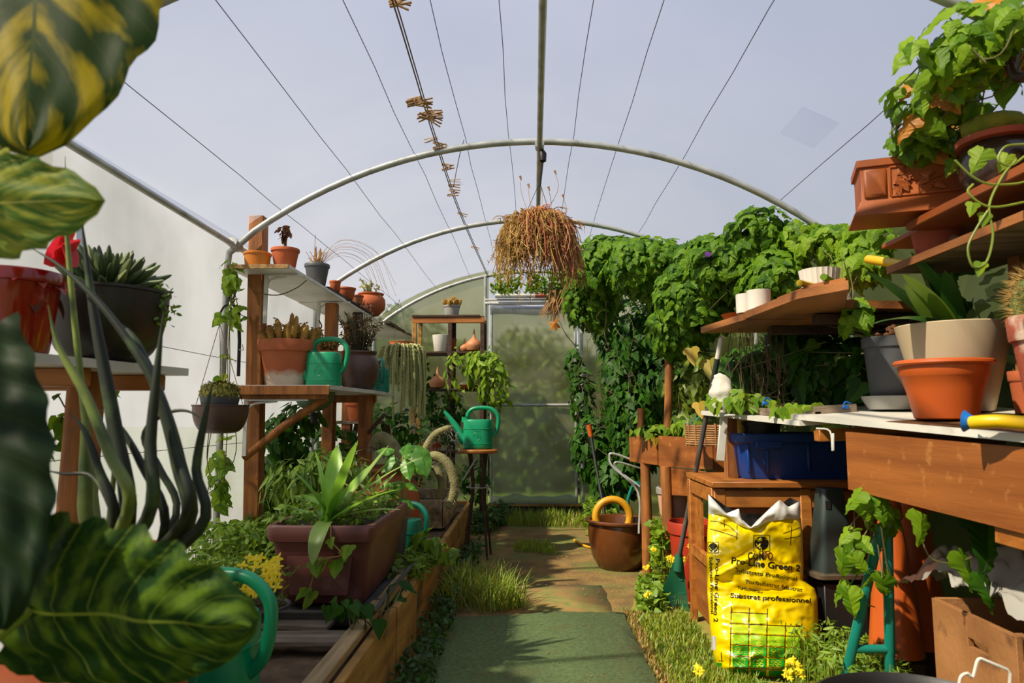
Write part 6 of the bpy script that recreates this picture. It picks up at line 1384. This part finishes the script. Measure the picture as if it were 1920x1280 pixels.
# black tub bottom + hanger
tq = A(1640, 1256, 1.72); tk = tq.z/.325
tbm = thing('black_tub', 'round black rubber tub whose rim shows at the bottom edge', 'tub', (.83, 1.52, 0)); part('tub', M().lathe([(r_, z_*tk) for r_, z_ in [(.17, 0), (.175, .01), (.205, .295), (.222, .305), (.224, .32), (.212, .325), (.198, .31), (.165, .02), (0, .015)]], (tq.x, 1.50, 0), 56), 'rubber_black', tbm)
wh = single('wire_hanger', M().tube(cat([A(1798, 1285, 1.62), A(1802, 1268, 1.62), A(1814, 1262, 1.62), A(1824, 1268, 1.62), A(1832, 1240, 1.62), A(1838, 1234, 1.62)], 4)+[A(1888, 1254, 1.62), A(1894, 1262, 1.62), A(1892, 1300, 1.62)], .0035, 8), 'plastic_white', 'bent white wire handle at the lower right corner', 'wire', A(1840, 1240, 1.62))
# ------------------------------------------------------------------ ground plants right
weeds('weed_patch', 'lush green weeds and seedlings at the foot of the teal trestle', [(1.0, 2.25, 0), (1.1, 2.45, 0), (1.0, 2.6, 0)], 1500, .035, 'weed', .2, 'lance', rad=.14)
weeds('weed_patch', 'leafy weeds around the rake head and tall red pot', [(.56, 3.42, 0), (.60, 3.65, 0), (.62, 3.9, 0)], 700, .036, 'weed', .09, 'ivy', rad=.07)
weeds('weed_patch', 'weeds climbing between the brown tub and the red pot', [(.68, 3.85, 0), (.74, 4.1, 0)], 260, .05, 'vine_light', .36, 'lobed', rad=.05)
weeds('weed_patch', 'green weeds at the right foot of the film door', [(.50, 5.6, 0), (.62, 6.3, 0)], 900, .05, 'weed', .22, 'ivy', rad=.13)
weeds('weed_patch', 'low ground weeds under the yellow sack edge', [(.70, 2.45, 0), (1.0, 2.42, 0)], 700, .024, 'weed', .05, 'lance', rad=.06)
for i, (pts, lb) in enumerate((([A(1308, 1254, 2.25)], 'yellow wildflower head left of the sack foot'), ([A(1478, 1262, 2.3), A(1492, 1248, 2.3), A(1486, 1236, 2.3), A(1502, 1260, 2.3)], 'cluster of yellow wildflowers before the sack print'), ([A(1227, 1029, 3.75)], 'yellow flower right of the brown tub'), ([A(1211, 1064, 3.7)], 'small yellow flower low beside the brown tub'),
                              ([A(1255, 1045, 3.55), A(1262, 1050, 3.55), A(1280, 1048, 3.52), A(1296, 1024, 3.6)], 'yellow flowers round the rake socket'), ([A(1214, 1113, 3.4)], 'lone yellow flower left of the rake fan'))):
    gz = V(pts[0]); flowers('wildflower', lb, pts, 'flower_yellow', .013, stem0=(gz.x, gz.y+.02, 0), n=9)
# ------------------------------------------------------------------ yellow sack
def interp(tab, y):
    if y <= tab[0][0]: return tab[0][1]
    for (a, b), (c, d) in zip(tab, tab[1:]):
        if y <= c: t = (y-a)/(c-a); return b+(d-b)*t
    return tab[-1][1]
LT = [(900, 1331), (930, 1330), (1000, 1326), (1060, 1325), (1110, 1326), (1180, 1331), (1230, 1338), (1272, 1352)]
RT = [(900, 1495), (935, 1497), (1000, 1505), (1060, 1507), (1088, 1506), (1103, 1528), (1120, 1533), (1180, 1535), (1272, 1538)]
BG = [(900, .03), (960, .05), (1040, .075), (1095, .075), (1108, .045), (1125, .09), (1200, .125), (1250, .12), (1268, .05), (1272, .01)]
def sackd(px, py, back=False):
    l, r = interp(LT, py), interp(RT, py); s = max(-1, min(1, (px-(l+r)/2)/((r-l)/2)))
    t = (1270-py)/335; dm = 2.66+.16*t; b = interp(BG, py)*math.sqrt(max(0, 1-abs(s)**2.6))
    if back: return dm+b*.5+.004
    c = .016*abs(noise.noise(V((px*.016, py*.03, 1))))+.012*abs(noise.noise(V((px*.03+py*.02, py*.045-px*.02, 7))))+.005*abs(noise.noise(V((px*.08, py*.08, 3))))
    yf = 1098+12*math.sin((px-1330)*.016)+(px-1430)*.04   # horizontal fold
    c -= .020*math.exp(-((py-yf-6)/7)**2); c += .012*math.exp(-((py-yf+10)/8)**2)
    yd_ = 1095-(px-1345)*.55    # diagonal crease on the left
    if px < 1420: c += .014*math.exp(-((py-yd_+30)/7)**2)-.012*math.exp(-((py-yd_+18)/8)**2)
    return dm-b+c*(1-abs(s)**4)*1.4
WB = [(1328, 962), (1345, 962), (1365, 968), (1385, 982), (1404, 990), (1420, 988), (1440, 976), (1470, 972), (1500, 970)]   # lower edge of white cuff
WT = [(1328, 926), (1345, 944), (1362, 962), (1372, 958), (1386, 953), (1390, 972), (1408, 988), (1420, 975), (1440, 956), (1462, 936), (1478, 950), (1490, 944), (1500, 938)]
sk = thing('compost_sack', 'open yellow plastic substrate sack with green printed squares leaning on the cabinet', 'bag', A(1435, 1272, 2.62))
def sheetgrid(ytop, ybot, dfn, nu, nv):
    def fn(u, v):
        s = -math.cos(PI*u); y0 = 1100; l0, r0 = interp(LT, y0), interp(RT, y0)
        py = ybot; 
        px_ = None
        yt = ytop((interp(LT, 950)+interp(RT, 950))/2+s*(interp(RT, 950)-interp(LT, 950))/2)
        py = ybot+(yt-ybot)*v; l, r = interp(LT, py), interp(RT, py); px = (l+r)/2+s*(r-l)/2
        return A(px, py, dfn(px, py))
    return M().grid(fn, nu, nv)
sf = part('sack_front', sheetgrid(lambda x: interp(WB, x), 1272, sackd, 70, 110), 'bag_yellow', sk, smooth='all')
part('sack_back', sheetgrid(lambda x: 985 if 1345 < x < 1480 else 965, 1272, lambda x, y: sackd(x, y, True), 30, 30), 'bag_yellow', sk, smooth='all')
def cuff(u, v):
    px = 1328+172*u; y0, y1 = interp(WB, px), interp(WT, px); py = y0+1.5+(y1-y0-1.5)*v
    return A(px, py, sackd(px, max(py, 960))-.004-.018*math.sin(PI*v)+.012*noise.noise(V((px*.05, py*.05, 4))))
part('white_cuff', M().grid(cuff, 60, 8), 'bag_white', sk, smooth='all')
def inner(u, v):
    px = 1332+166*u; yt = interp([(1332, 928), (1360, 948), (1385, 962), (1440, 963), (1462, 948), (1480, 932), (1498, 940)], px); py = 1010+(yt-1010)*v
    return A(px, py, sackd(px, py, True)-.01+.008*noise.noise(V((px*.06, py*.06, 8))))
part('black_lining', M().grid(inner, 40, 12), 'bag_black', sk, smooth='all')
OFF = .0016
def printm(vs, fs): return M().add([A(x, y, sackd(x, y)-OFF) for x, y in vs], fs)
def patch(x0, y0, x1, y1, n=6, sk_=0, off=0):
    vs = []; fs = []
    for i in range(n+1):
        for j in range(n+1): u, v = i/n, j/n; vs.append((x0+(x1-x0)*u, y0+(y1-y0)*v+sk_*(x0+(x1-x0)*u-1371)))
    fs = [(i*(n+1)+j, (i+1)*(n+1)+j, (i+1)*(n+1)+j+1, i*(n+1)+j+1) for i in range(n) for j in range(n)]
    return M().add([A(x, y, sackd(x, y)-OFF-off) for x, y in vs], fs)
def line(pts, wpx=1.2, off=.0006, mat='ink'):
    m = M(); vs = []; fs = []
    for (x0, y0), (x1, y1) in zip(pts, pts[1:]):
        n = max(1, int(math.hypot(x1-x0, y1-y0)/5)); L_ = math.hypot(x1-x0, y1-y0); nx, ny = -(y1-y0)/L_*wpx/2, (x1-x0)/L_*wpx/2; o = len(vs)
        for i in range(n+1): t = i/n; x, y = x0+(x1-x0)*t, y0+(y1-y0)*t; vs += [(x+nx, y+ny), (x-nx, y-ny)]
        fs += [(o+2*i, o+2*i+1, o+2*i+3, o+2*i+2) for i in range(n)]
    return vs, fs
cols = [1371, 1405, 1439, 1473, 1503, 1527]; rows = [1147, 1168, 1187, 1208, 1229, 1251, 1268]
cells = {0: (0, 1), 1: (0, 1, 2, 3), 2: (0, 1, 2, 3, 4), 3: (0, 1, 2, 3, 4), 4: (0, 1, 2), 5: (0, 1, 2, 4)}
MT = ['ink_green1', 'ink_green1', 'ink_green2', 'ink_green3', 'ink_green4', 'ink_green4']
SK = .045
gm = M()
for r, cs in cells.items():
    for c_ in cs:
        x0, x1, y0, y1 = cols[c_]+2.5, cols[c_+1]-2.5, rows[r]+2, rows[r+1]-2
        if r == 5: y1 = 1266-SK*(x0-1371)*.8
        part('printed_square', patch(x0, y0, x1, y1, 5, SK), MT[r] if c_ < 4 else MT[max(2, r)], sf, smooth='all')
        if r >= 2 and r < 5:
            for k_ in range(4):
                yy = y0+(y1-y0)*(.2+.2*k_)+SK*((x0+x1)/2-1371); xa = x0+4; pts = [(xa+(x1-x0-9)*i/8, yy+1.3*math.sin(i*1.9+k_*2+c_)) for i in range(9)]
                vs, fs = line(pts, 1.0); gm.add([A(x, y, sackd(x, y)-OFF-.0006) for x, y in vs], fs)
part('printed_waves', gm, 'ink_yellow', sf, smooth='all')
lm = M()
L_list = []
for r, y in enumerate(rows[:6]):
    xe_ = cols[2] if r == 0 else cols[4] if r == 1 else cols[5]
    L_list.append([(1368, y), (xe_, y+SK*(xe_-1371))])
for i, x in enumerate(cols): y0 = 1137 if i < 3 else 1162 if i < 5 else 1192; L_list.append([(x, y0+SK*(x-1371)), (x-3, 1262)])
L_list += [[(1327, 976), (1345, 977), (1368, 986), (1385, 1002)], [(1327, 990), (1350, 996), (1380, 1006)], [(1358, 974), (1358, 992)], [(1382, 984), (1381, 1012)], [(1468, 1000), (1500, 988)], [(1470, 1010), (1505, 1004)], [(1484, 986), (1482, 1022)], [(1352, 1222), (1353, 1240)], [(1342, 1238), (1356, 1239)]]
for pts in L_list: vs, fs = line(pts, 1.1); lm.add([A(x, y, sackd(x, y)-OFF-.0004) for x, y in vs], fs)
part('printed_grid_lines', lm, 'ink', sf, smooth='all', kind='stuff')
part('printed_square', patch(1343, 1242, 1353, 1262, 4), 'ink_green4', sf, smooth='all')
part('printed_label', patch(1476, 1234, 1526, 1250, 6, .08), 'ink_yellow', sf, smooth='all')
def text(s, x0, y0, x1, y1, h, mat='ink', vertical=False, name='lettering', off=.0006, bold=.012):
    cu = bpy.data.curves.new('t', 'FONT'); cu.body = s; cu.size = 1; cu.resolution_u = 3; cu.offset = bold
    ob = bpy.data.objects.new('t', cu); COL.objects.link(ob); dg = bpy.context.evaluated_depsgraph_get(); me = ob.evaluated_get(dg).to_mesh()
    bm = bmesh.new(); bm.from_mesh(me); bmesh.ops.triangulate(bm, faces=bm.faces[:]); bm.verts.index_update()
    P_ = [v.co.copy() for v in bm.verts]; F_ = [[v.index for v in f.verts] for f in bm.faces]; bm.free()
    xa = min(p.x for p in P_); xb = max(p.x for p in P_); W = xb-xa; capH = .70; out = []
    dx, dy = x1-x0, y1-y0; L_ = math.hypot(dx, dy); ux, uy = dx/L_, dy/L_; px_, py_ = uy, -ux
    for p in P_:
        u = (p.x-xa)/W*L_; v = p.y/capH*h; x, y = x0+ux*u+px_*v, y0+uy*u+py_*v; out.append(A(x, y, sackd(x, y)-OFF-off))
    bpy.data.objects.remove(ob); bpy.data.curves.remove(cu)
    return part(name, M().add(out, F_), mat, sf, smooth='no')
text('Pro-Line Green 2', 1371, 1056, 1500, 1071, 12, bold=.025)
text('Substrato Profesional', 1379, 1072, 1494, 1088, 7.5)
text('Torfsubstrat fabstrat', 1396, 1093, 1504, 1109, 7.5)
text('Turfsubstrate', 1382, 1104, 1430, 1112, 6)
text('Substrat professionnel', 1369, 1120, 1520, 1130, 9, bold=.02)
text('COM', 1402, 1049, 1432, 1049, 14, 'ink', bold=.03); text('PO', 1433, 1049, 1449, 1049, 14, 'ink_brown', bold=.03)
text('80 L', 1478, 1250, 1516, 1253, 13, bold=.02)
text('Pro-Line Green 2', 1342, 1047, 1338, 1166, 7.5, bold=.02); text('Substrato Profesional', 1330, 1044, 1333, 1150, 6)
def disc(cx, cy, rx, ry, off, n=24, ring=None):
    vs = [(cx+rx*math.cos(2*PI*i/n), cy+ry*math.sin(2*PI*i/n)) for i in range(n)]
    return M().add([A(x, y, sackd(x, y)-OFF-off) for x, y in [(cx, cy)]+vs], [(0, 1+i, 1+(i+1) % n) for i in range(n)])
def emblem(cx, cy, r, box):
    vs, fs = line([(cx-box, cy-box), (cx+box, cy-box), (cx+box, cy+box), (cx-box, cy+box), (cx-box, cy-box)], 1.0); part('emblem_frame', M().add([A(x, y, sackd(x, y)-OFF-.0004) for x, y in vs], fs), 'ink', sf, smooth='no')
    part('emblem', disc(cx, cy, r, r, .0005), 'ink', sf, smooth='no')
    # two leaves and a stem in yellow inside the disc
    vs, fs = line([(cx-r*.8, cy-r*.05), (cx-r*.55, cy+r*.45), (cx-r*.1, cy+r*.62), (cx, cy+r*1.15)], r*.14); a_, b_ = line([(cx+r*.8, cy-r*.05), (cx+r*.55, cy+r*.45), (cx+r*.1, cy+r*.62), (cx, cy+r*1.15)], r*.14)
    mm = M().add([A(x, y, sackd(x, y)-OFF-.001) for x, y in vs], fs).add([A(x, y, sackd(x, y)-OFF-.001) for x, y in a_], b_); part('emblem_sprig', mm, 'ink_yellow', sf, smooth='no')
emblem(1428, 1018, 13, 15); emblem(1337, 1026, 8.5, 10)
text('COMPO', 1418, 1015, 1438, 1015, 5, 'ink_yellow', off=.0012)
bm_ = M()
part('barcode_ground', patch(1334, 1192, 1342, 1218, 4), 'bag_white', sf, smooth='no')
for i in range(12): vs, fs = line([(1335, 1194+i*1.9), (1341, 1194+i*1.9)], .9); bm_.add([A(x, y, sackd(x, y)-OFF-.001) for x, y in vs], fs)
part('barcode', bm_, 'ink', sf, smooth='no')

# ------------------------------------------------------------------ repeats share a group phrase
GR = {'watering_can': 'green watering cans', 'terracotta_pot': 'terracotta flower pots', 'plastic_pot': 'plastic flower pots', 'loose_board': 'loose boards on the raised bed', 'white_cup': 'white cups on the middle right shelf',
      'onion_ornament': 'onion-shaped clay ornaments on the open shelving', 'orange_cone': 'orange cones behind the trestle', 'tree': 'trees and bushes outside the film', 'wildflower': 'yellow wildflowers on the right of the path',
      'bindweed_flower': 'purple bindweed flowers', 'weed_patch': 'weed patches', 'grass_tuft': 'grass tufts', 'grass': 'grass patches', 'climbing_vine': 'climbing vines', 'bindweed': 'bindweed on the open shelving', 'bindweed_mass': 'bindweed thickets under the right hoops',
      'trailing_vine': 'trailing vines', 'trailing_shoot': 'shoots trailing over the bed edge', 'leafy_shrub': 'leafy shrubs on the raised bed', 'saucer': 'plant saucers', 'blue_clip': 'blue clips on the work table', 'bamboo_stick': 'sticks on the middle right shelf',
      'large_leaf': 'large vine leaves at the upper right', 'yellow_leaf': 'yellowing leaves by the rough post', 'dry_twig': 'dry twigs under the upper left shelf', 'artificial_turf': 'turf mats on the path', 'glazed_pot': 'glazed pots'}
for o in list(SC.objects):
    b = o.name.split('.')[0]
    if o.parent is None and b in GR and 'group' not in o and 'category' in o: o['group'] = GR[b]
for o in SC.objects:
    if '_l' in o: del o['_l']
    if '_h' in o: del o['_h']
